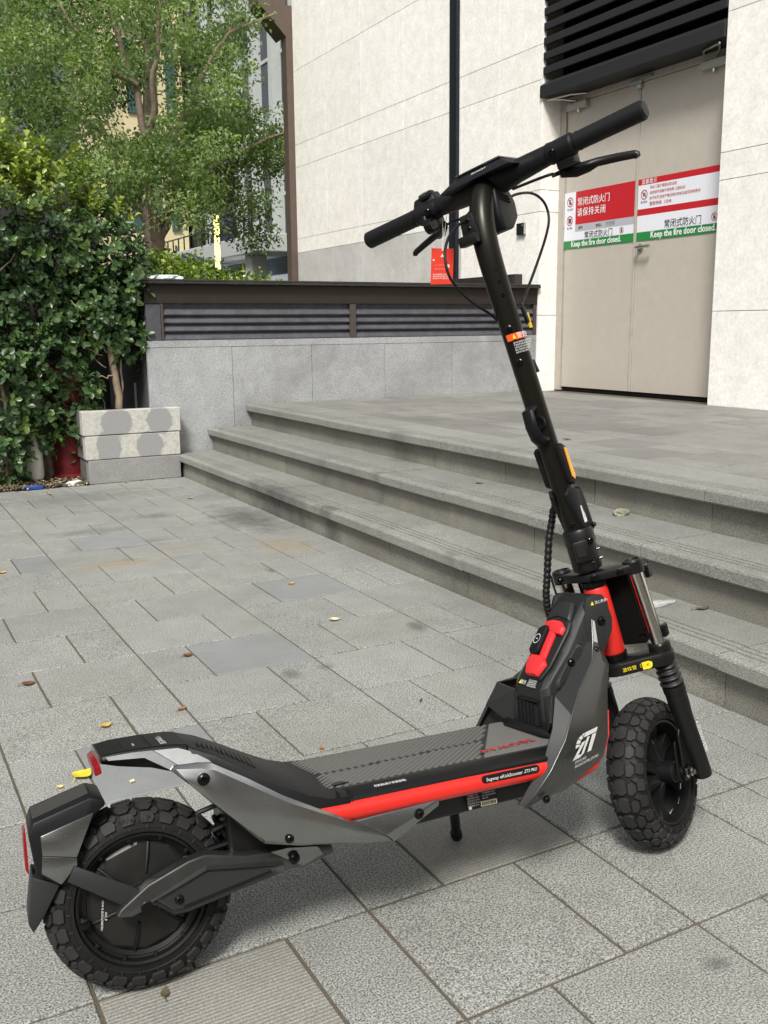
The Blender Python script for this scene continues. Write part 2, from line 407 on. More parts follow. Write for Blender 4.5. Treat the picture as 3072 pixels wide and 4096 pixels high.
# ------------------------------------------------------------------ raised planter wall with louvers
PY = 6.32
pl = thing('planter_wall', 'long raised planter of grey granite panels with a dark louver strip and black coping', 'planter', (3.3, PY, 0))
MB().box((1.735, PY + 0.03, -0.05), (4.875, PY + 0.25, 1.25)).box((1.735, PY + 0.25, -0.05), (1.95, 10.9, 1.25)).build('core', plain('core_render', (0.10, 0.10, 0.105), 0.7, dirt=0.3), pl)
MB().box((1.951, PY + 0.26, 0.0), (4.86, 10.9, 1.20)).build('soil', M_soil, pl)
pxs = [1.715, 2.297, 2.891, 3.485, 4.075, 4.665, 4.878]
for a, b_ in zip(pxs[:-1], pxs[1:]):
    m = MB().box((a + 0.0015, PY, -0.05), (b_ - 0.0015, PY + 0.03, 0.843)); m.build('granite_panel', M_gwall, pl, bevel=0.001, seg=1)
for a, b_ in zip([1.715, 2.6, 3.5, 4.4], [2.6, 3.5, 4.4, 4.878]):
    MB().box((a + 0.001, PY - 0.002, 0.8445), (b_ - 0.001, PY + 0.05, 0.889)).build('granite_cap', M_gwall, pl, bevel=0.001, seg=1)
MB().box((1.72, PY + 0.055, 0.89), (4.875, PY + 0.06, 1.13)).build('louver_backing', M_void, pl)
MB().box((1.722, PY + 0.002, 0.8902), (1.818, PY + 0.05, 1.128)).build('end_panel', M_louv, pl, bevel=0.002, seg=1)
for x0, x1 in ((1.819, 1.834), (3.200, 3.248), (4.845, 4.874)):
    MB().box((x0, PY - 0.004, 0.8903), (x1, PY + 0.05, 1.128)).build('mullion', plain('mullion', (0.075, 0.062, 0.058), 0.5, 0.2), pl, bevel=0.0015, seg=1)
for x0, x1 in ((1.8345, 3.1995), (3.2485, 4.8445)):
    for z0, z1 in ((0.892, 0.941), (0.950, 0.993), (1.003, 1.045), (1.056, 1.106)):
        m = MB(); m.prism([(x0, PY + 0.004, z0), (x0, PY + 0.004, z0 + 0.006), (x0, PY + 0.03, z1), (x0, PY + 0.045, z1), (x0, PY + 0.012, z0)], (x1 - x0, 0, 0)); m.build('louver_slat', M_louv, pl)
MB().box((1.715, PY - 0.006, 1.129), (4.877, PY + 0.05, 1.252)).build('fascia', M_fascia, pl, bevel=0.003)
MB().box((1.655, PY - 0.05, 1.2525), (4.878, PY + 0.20, 1.268)).box((1.66, PY - 0.045, 1.2685), (4.878, PY + 0.2, 1.283)).build('coping', M_cope, pl, bevel=0.003)
MB().box((4.80, PY + 0.20, 1.25), (4.879, 7.45, 1.375)).build('end_upstand', M_cope, pl, bevel=0.003)
MB().box((1.7345, PY + 0.4, 0.20), (1.7365, PY + 0.46, 0.60)).build('notice_strip', M_white, pl)
text_mesh('lettering', '消防栓', 0.06, (1.7335, PY + 0.45, 0.30), (0, 0, 1), (0, 1, 0), M_inkr, pl, lift=-0.002)

# ------------------------------------------------------------------ building
bld = thing('building', 'cream stone building wall with panel joints, recessed doorway and bronze corner trim', 'building', (4.9, 6.3, 0))
FX = 4.88
ZJ = [0.0, 0.4, 1.043, 1.842, 2.006, 2.818, 3.072, 3.885, 4.7, 5.6, 6.5]
def fpanel(y0, y1, z0, z1, mat=M_lime):
    g_ = 0.0020
    MB().box((FX, y0 + 0.0012, z0 + g_), (FX + 0.03, y1 - 0.0012, z1 - g_)).build('wall_panel', mat, bld, bevel=0.0012, seg=1)
YL = [6.302, 6.88, 7.43, 8.44, 9.31, 10.16, 11.0]
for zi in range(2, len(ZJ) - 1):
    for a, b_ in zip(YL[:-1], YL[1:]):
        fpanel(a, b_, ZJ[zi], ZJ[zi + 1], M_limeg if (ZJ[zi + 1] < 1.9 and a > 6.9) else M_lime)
fpanel(6.302, 6.88, 0.4, 1.043)
YR = [-2.2, -1.0, 0.2, 1.4, 2.6, 3.55, 4.508]
for zi in range(1, len(ZJ) - 1):
    for a, b_ in zip(YR[:-1], YR[1:]): fpanel(a, b_, ZJ[zi], ZJ[zi + 1])
DX = 5.055
MB().box((FX + 0.031, 6.333, 0), (FX + 2.5, 10.99, 7)).box((FX + 0.031, -2.2, 0), (FX + 2.5, 4.477, 7)).box((5.125, 4.4, 2.70), (7.2, 6.4, 7)).box((5.2, 4.3, 0), (5.25, 6.5, 2.8)).build('wall_core', plain('wall_core', (0.70, 0.63, 0.50), 0.8), bld)
# reveals
for zi in range(1, 6):
    z0, z1 = ZJ[zi], min(ZJ[zi + 1], 2.69)
    MB().box((FX + 0.002, 6.302, z0 + 0.002), (5.12, 6.332, z1 - 0.002)).build('reveal_panel', M_lime, bld, bevel=0.001, seg=1)
    MB().box((FX + 0.002, 4.478, z0 + 0.002), (5.12, 4.508, z1 - 0.002)).build('reveal_panel', M_lime, bld, bevel=0.001, seg=1)
for i in range(9):
    pass
MB().box((4.80, 11.001, 0), (4.90, 11.14, 4.60)).build('corner_trim', M_bronze, bld, bevel=0.004)
MB().prism([(4.47, 11.0, 4.58), (4.80, 11.0, 4.26), (4.80, 11.0, 5.2), (4.47, 11.0, 5.2)], (0, 0.3, 0)).build('eaves_bracket', M_bronze, bld)
# downpipe channel
dp = thing('black_downpipe', 'tall black square channel running up the cream wall behind the handlebar', 'pipe', (4.84, 7.51, 1.3))
MB().box((4.845, 7.465, 1.284), (4.879, 7.580, 6.4)).build('channel', M_pipe, dp, bevel=0.003)
MB().box((4.840, 7.500, 1.284), (4.8445, 7.545, 6.4)).build('raised_rib', M_pipe, dp, bevel=0.0015)
db = thing('access_reader', 'small black door bell panel on the cream wall left of the doors', 'door bell', (4.875, 6.53, 1.68))
MB().box((4.855, 6.487, 1.682), (4.879, 6.583, 1.775)).build('housing', plain('gloss_black', (0.01, 0.01, 0.012), 0.15), db, bevel=0.004)
MB().box((4.8535, 6.4995, 1.752), (4.8547, 6.505, 1.758)).build('logo', M_txtw, db)
MB().box((4.855, 6.4795, 1.684), (4.879, 6.4865, 1.773)).build('silver_edge', M_steel, db, bevel=0.001)

# louver screen above the door
lv = thing('louver_screen', 'black metal louver screen with thick lintel above the fire doors', 'louver', (4.95, 5.4, 2.7))
MB().box((4.862, 4.512, 2.678), (5.12, 6.318, 2.682)).prism([(4.862, 4.512, 2.682), (4.862, 4.512, 2.765), (4.90, 4.512, 2.795), (5.12, 4.512, 2.795), (5.12, 4.512, 2.682)], (0, 1.806, 0)).build('lintel', M_louvd, lv, bevel=0.003)
MB().box((5.07, 4.512, 2.796), (5.12, 6.299, 6.4)).build('backing', M_void, lv)
for k in range(9):
    z = 2.845 + 0.1045 * k
    m = MB(); m.prism([(4.875, 4.514, z), (4.875, 4.514, z + 0.052), (4.895, 4.514, z + 0.06), (5.06, 4.514, z + 0.135), (5.06, 4.514, z + 0.125), (4.90, 4.514, z)], (0, 1.784, 0))
    m.build('louver_slat', M_louvd, lv, bevel=0.002, seg=1)

# ------------------------------------------------------------------ fire doors
fd = thing('fire_doors', 'beige steel double fire doors with red, white and green notices', 'door', (DX, 5.45, 0.447))
zb, zt = 0.475, 2.655
MB().box((DX + 0.0, 6.235, 0.447), (5.12, 6.301, 2.6775)).box((DX, 4.509, 0.447), (5.12, 4.585, 2.6775)).box((DX, 4.5855, 2.632), (5.12, 6.2345, 2.6775)).build('frame', M_doorf, fd, bevel=0.003)
MB().box((DX + 0.03, 4.5855, 0.447), (5.12, 6.2345, 0.47)).build('threshold', M_void, fd)
for (a, b_) in ((5.449, 6.230), (4.590, 5.428)):
    leaf = MB().box((DX + 0.014, a + 0.002, zb), (DX + 0.06, b_ - 0.002, 2.628)).build('door_leaf', M_door, fd, bevel=0.002)
MB().box((DX + 0.006, 5.4285, zb), (DX + 0.055, 5.4485, 2.628)).build('meeting_stile', M_doorf, fd, bevel=0.003)
MB().box((DX + 0.062, 4.5, 0.45), (DX + 0.066, 6.3, 2.65)).build('dark_gap', M_void, fd)
SX = DX + 0.0105
for z0 in (0.80, 1.72, 2.40):
    MB().lathe([(0.007, 0), (0.007, 0.12)], (DX + 0.004, 6.236, z0), (0, 0, 1), 10).build('hinge', M_doorf, fd, smooth=40)
# lever handle on the right leaf
MB().lathe([(0.027, 0), (0.027, 0.010), (0.012, 0.014), (0.012, 0.05)], (DX + 0.012, 5.372, 1.505), (-1, 0, 0), 20).tube([(DX - 0.036, 5.372, 1.505), (DX - 0.042, 5.35, 1.506), (DX - 0.042, 5.235, 1.508)], 0.0115, 10).build('lever_handle', M_steel, fd, smooth=40)
# door closers
for yc, sgn, zc in ((6.08, 1, 2.60), (4.74, -1, 2.60)):
    c_ = MB().box((DX - 0.035, yc - 0.11, zc - 0.028), (DX + 0.012, yc + 0.11, zc + 0.022)).build('door_closer', M_steeld, fd, bevel=0.004)
    MB().lathe([(0.013, 0), (0.013, 0.02), (0.006, 0.026)], (DX - 0.012, yc - 0.01 * sgn, zc - 0.028), (0, 0, -1), 12).build('closer_valve', M_steel, c_, smooth=40)
    MB().tube([(DX - 0.02, yc + 0.02 * sgn, zc + 0.035), (DX - 0.09, yc + 0.10 * sgn, zc + 0.055), (DX - 0.17, yc + 0.17 * sgn, zc + 0.06)], 0.0075, 8).tube([(DX - 0.17, yc + 0.17 * sgn, zc + 0.058), (DX - 0.1, yc - 0.02 * sgn, zc + 0.066), (DX - 0.012, yc - 0.10 * sgn, zc + 0.068)], 0.0075, 8).build('closer_arm', M_steel, c_, smooth=40)
co = MB().box((DX - 0.025, 5.40, 2.618), (DX + 0.004, 5.515, 2.642)).box((DX - 0.018, 5.41, 2.585), (DX + 0.012, 5.45, 2.617)).box((DX - 0.03, 5.30, 2.64), (DX + 0.004, 5.40, 2.655)).build('door_coordinator', M_steel, fd, bevel=0.002)

def sign(name, mat, y0, y1, z0, z1, par, lift=0.0):
    return MB().box((SX - 0.0012 - lift, min(y0, y1), z0), (SX + 0.002, max(y0, y1), z1)).build(name, mat, par)
XD, YD = (0, -1, 0), (0, 0, 1)
def wt(s, size, y, z, mat, par, align='LEFT', bold=0.0, wx=1.0, sp=1.0):
    return text_mesh('lettering', s, size, (SX - 0.0028, y, z), (0, -wx, 0), YD, mat, par, align, lift=0.0003, bold=bold, spacing=sp)
def prohibit(y, z, r, par, kind):
    m = MB(); seg = 28
    V = []; 
    for k in range(seg):
        a = 2 * math.pi * k / seg
        for rr in (r, r * 0.84): V.append((SX - 0.0034, y + math.cos(a) * rr, z + math.sin(a) * rr))
    m.add(V, [(2 * k, 2 * k + 1, (2 * k + 3) % (2 * seg), (2 * k + 2) % (2 * seg)) for k in range(seg)])
    c, s_ = math.cos(R(45)), math.sin(R(45)); w = r * 0.07
    m.add([(SX - 0.0036, y + c * r * 0.9 + s_ * w, z + s_ * r * 0.9 - c * w), (SX - 0.0036, y + c * r * 0.9 - s_ * w, z + s_ * r * 0.9 + c * w), (SX - 0.0036, y - c * r * 0.9 - s_ * w, z - s_ * r * 0.9 + c * w), (SX - 0.0036, y - c * r * 0.9 + s_ * w, z - s_ * r * 0.9 - c * w)], [(0, 1, 2, 3)])
    m.build('prohibition_ring', M_inkr, par)
    p = MB(); q = r
    if kind == 'lock': p.box((SX - 0.003, y - 0.35 * q, z - 0.5 * q), (SX - 0.002, y + 0.35 * q, z + 0.05 * q)).box((SX - 0.003, y - 0.25 * q, z + 0.05 * q), (SX - 0.002, y - 0.13 * q, z + 0.5 * q)).box((SX - 0.003, y + 0.13 * q, z + 0.05 * q), (SX - 0.002, y + 0.25 * q, z + 0.4 * q)).box((SX - 0.003, y - 0.25 * q, z + 0.4 * q), (SX - 0.002, y + 0.25 * q, z + 0.52 * q))
    elif kind == 'stack':
        for i in range(3):
            for j in range(2): p.box((SX - 0.003, y - 0.5 * q + j * 0.52 * q, z - 0.5 * q + i * 0.34 * q), (SX - 0.002, y - 0.04 * q + j * 0.52 * q, z - 0.24 * q + i * 0.34 * q))
    else: p.box((SX - 0.003, y - 0.5 * q, z - 0.3 * q), (SX - 0.002, y + 0.5 * q, z - 0.18 * q)).box((SX - 0.003, y - 0.45 * q, z + 0.0 * q), (SX - 0.002, y + 0.45 * q, z + 0.1 * q)).box((SX - 0.003, y - 0.4 * q, z + 0.25 * q), (SX - 0.002, y + 0.4 * q, z + 0.34 * q))
    p.build('pictogram', M_ink, par)

ls = thing('fire_door_notice', 'large red notice with white Chinese lettering on the left door leaf', 'notice', (DX, 5.85, 1.55))
sign('white_column', M_white, 6.232, 6.10, 1.676, 1.976, ls)
sign('red_field', M_red, 6.0995, 5.452, 1.730, 1.975, ls)
sign('grey_strip', M_grey, 6.0995, 5.452, 1.676, 1.7295, ls)
sign('white_band', M_white, 6.2325, 5.452, 1.613, 1.6755, ls)
sign('green_band', M_green, 6.2325, 5.452, 1.553, 1.6125, ls)
prohibit(6.165, 1.905, 0.036, ls, 'lock'); prohibit(6.165, 1.765, 0.036, ls, 'stack')
wt('禁止锁闭', 0.017, 6.165, 1.843, M_ink, ls, 'CENTER', 0.01, 0.95); wt('禁止堆放', 0.017, 6.165, 1.703, M_ink, ls, 'CENTER', 0.01, 0.95)
wt('常闭式防火门', 0.066, 6.08, 1.872, M_txtw, ls, 'LEFT', 0.03, 0.93); wt('请保持关闭', 0.066, 6.08, 1.793, M_txtw, ls, 'LEFT', 0.03, 0.93, 1.15)
wt('编号', 0.026, 6.06, 1.695, M_ink, ls, bold=0.01); wt('管理人', 0.024, 5.86, 1.695, M_ink, ls, bold=0.01); wt('方西军', 0.034, 5.75, 1.693, plain('pencil', (0.2, 0.2, 0.22), 0.6), ls)
wt('常闭式防火门', 0.058, 5.83, 1.622, M_ink, ls, 'CENTER', 0.015, 0.92); prohibit(5.575, 1.645, 0.022, ls, 'lock')
wt('Keep the fire door closed.', 0.060, 5.86, 1.566, M_txtw, ls, 'CENTER', 0.022, 0.88)
rs = thing('warm_notice', 'white notice with red borders and small red print on the right door leaf', 'notice', (DX, 5.0, 1.55))
Y0, Y1 = 5.418, 4.60
sign('red_border', M_red, Y0, Y1, 1.934, 1.975, rs); sign('white_field', M_white, Y0, Y1, 1.7705, 1.9335, rs); sign('red_border', M_red, Y0, Y1, 1.726, 1.770, rs)
sign('white_field', M_white, Y0, Y1, 1.726 - 0.113, 1.7255, rs); sign('green_band', M_green, Y0, Y1, 1.553, 1.6125, rs)
rs_top = 0
wt('温馨提示', 0.036, 5.385, 1.941, M_txtw, rs, bold=0.02, sp=1.15)
prohibit(5.355, 1.868, 0.033, rs, 'door'); wt('禁止锁闭', 0.016, 5.355, 1.812, M_ink, rs, 'CENTER', 0.01)
wt('防火门属于重要消防设施', 0.0235, 5.30, 1.903, M_inkr, rs, bold=0.012, wx=0.98)
wt('故意损坏或敢开将依照《消防法》', 0.0235, 5.30, 1.866, M_inkr, rs, bold=0.012, wx=0.98)
wt('给予处罚,造成严重后果的将依法追究刑事责任!', 0.0235, 5.30, 1.829, M_inkr, rs, bold=0.012, wx=0.98)
wt('服务热线:  12345', 0.029, 5.30, 1.790, M_inkr, rs, bold=0.012)
wt('常闭式防火门', 0.062, 4.98, 1.626, M_ink, rs, 'CENTER', 0.015, 0.92); prohibit(4.70, 1.655, 0.026, rs, 'lock')
wt('Keep the fire door closed.', 0.062, 4.98, 1.567, M_txtw, rs, 'CENTER', 0.022, 0.9)

# ------------------------------------------------------------------ small block planter
bx = thing('stone_block_planter', 'small planter of three stacked stone courses with blotchy white paint', 'planter', (1.56, 6.45, 0))
mpb, nt, b = new_mat('block_with_white_paint')
v = pos_vec(nt)
sp_ = noise(nt, v, 330, 2, 0.7); cst = ramp(nt, sp_, [(0.35, (0.19, 0.19, 0.19)), (0.5, (0.29, 0.29, 0.29)), (0.65, (0.40, 0.40, 0.39))])
wob = noise(nt, v, 22, 8, 0.75)
dmin = None
for (cx_, cz_, rx_, rz_) in ((1.46, 0.385, 0.11, 0.10), (1.735, 0.385, 0.09, 0.10), (1.40, 0.225, 0.085, 0.12), (1.665, 0.225, 0.095, 0.10)):
    mp = N(nt, "ShaderNodeMapping"); mp.vector_type = 'POINT'
    mp.inputs['Scale'].default_value = (1 / rx_, 0, 1 / rz_); mp.inputs['Location'].default_value = (-cx_ / rx_, 0, -cz_ / rz_)
    nt.links.new(v, mp.inputs[0])
    ln = N(nt, "ShaderNodeVectorMath", operation='LENGTH'); nt.links.new(mp.outputs[0], ln.inputs[0])
    if dmin is None: dmin = ln.outputs['Value']
    else:
        mm = N(nt, "ShaderNodeMath", operation='MINIMUM'); nt.links.new(dmin, mm.inputs[0]); nt.links.new(ln.outputs['Value'], mm.inputs[1]); dmin = mm.outputs[0]
ad = N(nt, "ShaderNodeMath", operation='MULTIPLY_ADD'); nt.links.new(wob, ad.inputs[0]); ad.inputs[1].default_value = 0.75; nt.links.new(dmin, ad.inputs[2])
mask = ramp(nt, ad.outputs[0], [(0.98, 0.0), (1.0, 1.0)]); 
dv = N(nt, "ShaderNodeMath", operation='MULTIPLY'); nt.links.new(ad.outputs[0], dv.inputs[0]); dv.inputs[1].default_value = 0.74
nt.links.new(dv.outputs[0], mask.node.inputs[0]); mask.node.color_ramp.elements[0].position = 0.93
wear = ramp(nt, noise(nt, v, 34, 9, 0.8, 0.8), [(0.34, (0.30, 0.30, 0.285)), (0.46, (0.46, 0.455, 0.41)), (0.66, (0.58, 0.57, 0.52))])
nt.links.new(mixc(nt, mask, cst, wear), b.inputs['Base Color']); b.inputs['Roughness'].default_value = 0.8; bump(nt, b, sp_, 0.3, 0.002)
M_blk = stone('block_bare', (0.27, 0.27, 0.265), 0.28, 0.3, 0.8, 300, vary=0.05)
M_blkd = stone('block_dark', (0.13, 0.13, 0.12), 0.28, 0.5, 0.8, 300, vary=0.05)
for i, (z0, z1, dx0, dx1) in enumerate(((0.0, 0.151, 0.0, 0.0), (0.155, 0.304, -0.012, 0.003), (0.309, 0.462, -0.022, 0.012))):
    m_ = M_blk if i == 0 else mpb
    x0, x1 = 1.268 + dx0, 1.862 + dx1
    MB().box((x0, 6.185, z0), (x1, 6.262, z1)).build('stone_block', m_, bx, bevel=0.004)
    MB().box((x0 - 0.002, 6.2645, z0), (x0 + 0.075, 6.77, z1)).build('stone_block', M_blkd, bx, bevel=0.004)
    MB().box((x1 - 0.075, 6.2645, z0), (x1 - 0.002, 6.315, z1)).build('stone_block', M_blk, bx, bevel=0.004)
MB().box((1.33, 6.264, 0), (1.714, 6.77, 0.43)).build('soil', M_soil, bx)
# planting bed at left
MB().box((-4, 6.19, -0.06), (1.25, 9.5, 0.012)).build('planting_bed', M_soil, kind='structure')
bedw = MB().box((-4, 7.5, 0), (1.72, 7.6, 2.0)).build('garden_wall', plain('dark_render', (0.035, 0.037, 0.035), 0.9, dirt=0.4)); tag(recentre(bedw), 'dark rendered garden wall hidden behind the glossy shrub', 'wall')

# unseen building added behind the viewer, only to give the scooter paint a reflection
ob = thing('unseen_reflection_building', 'unseen beige building added behind the viewer for the scooter paint to mirror', 'building', (0, -16, 0))
MB().box((-26, -20, 0), (22, -16, 8.5)).build('wall', plain('beige_render', (0.40, 0.34, 0.22), 0.8, dirt=0.2), ob)
for fl in range(2):
    for k in range(18): MB().box((-24.5 + 2.55 * k, -15.99, 0.9 + 3.9 * fl), (-23.1 + 2.55 * k, -15.9, 3.2 + 3.9 * fl)).build('window', plain('reflection_glass', (0.03, 0.04, 0.05), 0.15) if (fl == 0 and k == 0) else bpy.data.materials['reflection_glass'], ob)
# ================================================================== VEGETATION
import numpy as np
TREE_CLUMPS = [(2.22, 11.61, 3.38), (3.28, 10.76, 3.07), (1.36, 11.28, 2.38), (3.03, 11.74, 2.53), (3.92, 12.12, 4.95), (3.77, 10.75, 2.97), (4.05, 11.32, 3.35), (3.31, 12.71, 3.08), (3.90, 11.55, 2.27), (4.81, 12.85, 4.23), (4.44, 10.93, 4.85), (2.70, 12.00, 3.37), (5.25, 12.83, 3.38), (4.74, 12.21, 2.11), (3.24, 11.11, 2.85), (2.71, 12.65, 5.21), (4.11, 10.96, 3.86), (2.59, 12.69, 2.85), (1.42, 10.63, 2.93), (4.42, 12.71, 4.56), (2.24, 12.33, 3.96), (2.32, 13.10, 5.35), (3.81, 11.94, 3.42), (3.40, 12.33, 4.01), (2.63, 13.43, 4.62), (1.58, 12.24, 3.84), (1.57, 12.40, 3.24), (1.64, 11.90, 3.13), (4.11, 12.30, 4.35), (3.85, 10.75, 4.93), (2.49, 11.35, 3.90), (2.60, 11.32, 3.21), (2.45, 10.66, 2.56), (2.04, 11.22, 2.51), (1.80, 11.50, 3.98), (4.53, 11.41, 4.78), (2.36, 12.09, 4.81), (2.24, 13.02, 2.74), (2.33, 12.92, 4.53), (3.60, 11.43, 2.62), (3.19, 12.81, 4.17), (4.62, 11.64, 2.07), (3.68, 11.29, 3.54), (2.45, 10.76, 4.14), (3.82, 12.54, 4.60), (4.84, 11.98, 2.43), (2.46, 11.86, 3.07), (3.49, 11.21, 4.05), (3.07, 11.01, 2.51), (4.58, 12.53, 2.39), (4.69, 12.11, 5.54), (4.51, 11.25, 5.11), (1.60, 10.87, 4.33), (4.69, 11.81, 5.19), (1.97, 10.87, 3.83), (3.31, 11.51, 2.91), (1.78, 11.62, 4.42), (4.34, 11.64, 3.32), (2.86, 12.29, 3.73), (2.86, 11.71, 2.98), (2.43, 12.59, 3.61), (1.71, 11.78, 3.73), (4.56, 11.23, 2.71), (3.36, 12.55, 5.08), (4.01, 12.50, 2.49), (3.88, 11.95, 2.96), (1.69, 10.63, 2.50), (4.19, 12.89, 2.73), (4.46, 12.32, 3.84), (1.98, 13.30, 2.97), (4.26, 11.03, 4.41), (2.79, 11.55, 3.97), (2.46, 10.80, 3.61), (2.65, 10.99, 2.69), (3.44, 10.96, 2.27), (2.95, 11.01, 3.82), (2.89, 12.46, 4.34), (3.23, 12.57, 2.65), (2.98, 11.16, 4.31), (4.42, 12.90, 3.35), (4.37, 11.21, 2.33), (3.28, 12.00, 4.64), (3.30, 11.26, 4.71), (4.23, 12.73, 5.30), (5.36, 12.86, 5.56), (2.84, 12.42, 2.82), (4.70, 12.41, 4.75), (5.12, 11.89, 3.25), (2.14, 12.39, 3.19), (2.12, 12.66, 4.27), (1.77, 12.76, 2.99), (2.57, 12.69, 4.16), (1.52, 11.24, 3.36), (4.16, 11.40, 4.14), (2.14, 11.75, 4.48), (4.34, 12.40, 2.76), (3.56, 11.56, 4.75), (2.18, 12.21, 3.54), (1.66, 13.17, 2.74), (4.41, 12.45, 5.62), (1.93, 12.37, 2.69), (1.58, 11.20, 3.77), (1.93, 13.29, 3.69), (3.90, 11.42, 2.86), (3.90, 10.86, 3.58), (2.19, 11.13, 4.84), (4.35, 11.70, 4.92), (2.04, 11.01, 4.20), (1.78, 11.84, 4.94), (1.51, 11.33, 2.72), (2.83, 12.24, 5.01), (4.61, 10.61, 3.26), (1.79, 12.46, 5.04), (5.34, 12.94, 5.20), (4.86, 11.33, 5.24), (1.99, 13.05, 4.47), (2.14, 12.70, 2.93), (3.12, 12.47, 4.68), (4.24, 12.31, 3.49), (4.09, 11.72, 5.27), (2.30, 12.43, 2.55), (4.64, 11.68, 2.49), (2.77, 11.56, 4.86), (3.25, 10.79, 4.60), (3.49, 10.72, 4.23)]
rs_ = np.random.RandomState(5)
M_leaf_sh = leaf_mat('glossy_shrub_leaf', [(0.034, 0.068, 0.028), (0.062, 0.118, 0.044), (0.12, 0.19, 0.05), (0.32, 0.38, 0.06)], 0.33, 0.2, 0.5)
M_leaf_tr = leaf_mat('tree_leaf', [(0.085, 0.135, 0.05), (0.155, 0.225, 0.085), (0.25, 0.33, 0.14), (0.37, 0.45, 0.20)], 0.5, 0.42)
M_leaf_bk = leaf_mat('far_tree_leaf', [(0.065, 0.11, 0.045), (0.11, 0.175, 0.07), (0.18, 0.26, 0.10)], 0.55, 0.25)
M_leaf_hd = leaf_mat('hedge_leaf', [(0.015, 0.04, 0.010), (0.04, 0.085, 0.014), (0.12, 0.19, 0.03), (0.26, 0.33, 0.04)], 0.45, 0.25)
M_bark = plain('bark', (0.27, 0.205, 0.16), 0.85, dirt=0.3)
M_bark2 = plain('pale_shrub_bark', (0.30, 0.225, 0.16), 0.8, dirt=0.3)

def unit(a): return a / np.maximum(np.linalg.norm(a, axis=1, keepdims=True), 1e-9)
def leaves_mesh(name, c, a, n, L, Wd, tone, mat, parent=None, shape='quad', fold=0.25, kind='stuff', collect=False):
    a = unit(a); side = unit(np.cross(n, a)); n = unit(np.cross(a, side)); k = len(c)
    L = L[:, None]; Wd = Wd[:, None]
    if shape == 'quad':
        P = np.stack([c, c + a * L * .5 + side * Wd * .5 + n * Wd * fold, c + a * L - n * L * .12, c + a * L * .5 - side * Wd * .5 + n * Wd * fold], 1)
        idx = np.array([[0, 1, 2], [0, 2, 3]]); nv = 4
    else:
        d = -n * L * .10
        P = np.stack([c, c + a * L * .38 + side * Wd * .40 + n * Wd * fold, c + a * L * .72 + side * Wd * .5 + n * Wd * fold + d * .5, c + a * L * .95 + side * Wd * .16 + d, c + a * L * 1.02 + d * 1.2,
                      c + a * L * .95 - side * Wd * .16 + d, c + a * L * .72 - side * Wd * .5 + n * Wd * fold + d * .5, c + a * L * .38 - side * Wd * .40 + n * Wd * fold, c + a * L * .55], 1)
        idx = np.array([[0, 1, 8], [1, 2, 8], [2, 3, 8], [3, 4, 8], [4, 5, 8], [5, 6, 8], [6, 7, 8], [7, 0, 8]]); nv = 9
    V = P.reshape(-1, 3); F = (idx[None] + (np.arange(k) * nv)[:, None, None]).reshape(-1, 3)
    base = np.array(parent['base']) if parent is not None and 'base' in parent.keys() else np.zeros(3)
    me = bpy.data.meshes.new(name); me.vertices.add(len(V)); me.vertices.foreach_set('co', (V - base).ravel())
    me.loops.add(F.size); me.loops.foreach_set('vertex_index', F.ravel().astype('i'))
    me.polygons.add(len(F)); me.polygons.foreach_set('loop_start', (np.arange(len(F)) * 3).astype('i')); me.polygons.foreach_set('loop_total', np.full(len(F), 3, 'i'))
    if shape != 'quad': me.polygons.foreach_set('use_smooth', np.ones(len(F), bool))
    me.update(calc_edges=True)
    at = me.attributes.new('tone', 'FLOAT', 'POINT'); at.data.foreach_set('value', np.repeat(tone, nv).astype('f'))
    me.materials.append(mat)
    o = bpy.data.objects.new(name, me); COL.objects.link(o)
    if parent is not None: o.parent = parent
    if kind: o['kind'] = kind
    return o
def rdir(k): return unit(rs_.normal(size=(k, 3)))

def clump_leaves(clumps, n_each, L0, up=0.35, droop=-0.2):
    C, A, Nn, LL, T = [], [], [], [], []
    for (x, y, z, rx, ry, rz, tb) in clumps:
        k = int(n_each * (rx * ry * rz) ** (2 / 3) / 0.09 ** 1.0 * 0.55) + 30
        d = rdir(k); r = rs_.uniform(0.35, 1.05, (k, 1)) ** 0.6
        # twiggy streaks: leaves gather along short random twigs
        tw = rs_.randint(0, max(4, k // 14), k); tc = rdir(max(4, k // 14)) * rs_.uniform(0.3, 1.0, (max(4, k // 14), 1)); 
        d2 = tc[tw] + rs_.normal(size=(k, 3)) * 0.16
        p = np.where(rs_.rand(k, 1) < 0.75, d2, d * r) * np.array([rx, ry, rz]) + np.array([x, y, z])
        C.append(p); a = rdir(k) * 0.8 + unit(d2) * 0.6 + np.array([0, 0, droop]); A.append(a)
        Nn.append(rdir(k) * 0.9 + np.array([0, 0, 1.0])); LL.append(L0 * rs_.uniform(0.6, 1.25, k))
        tt = tb + rs_.normal(0, 0.17, k) + (p[:, 2] - z) / rz * 0.10; T.append(np.clip(tt, 0, 1))
    return [np.concatenate(q) for q in (C, A, Nn, LL, T)]

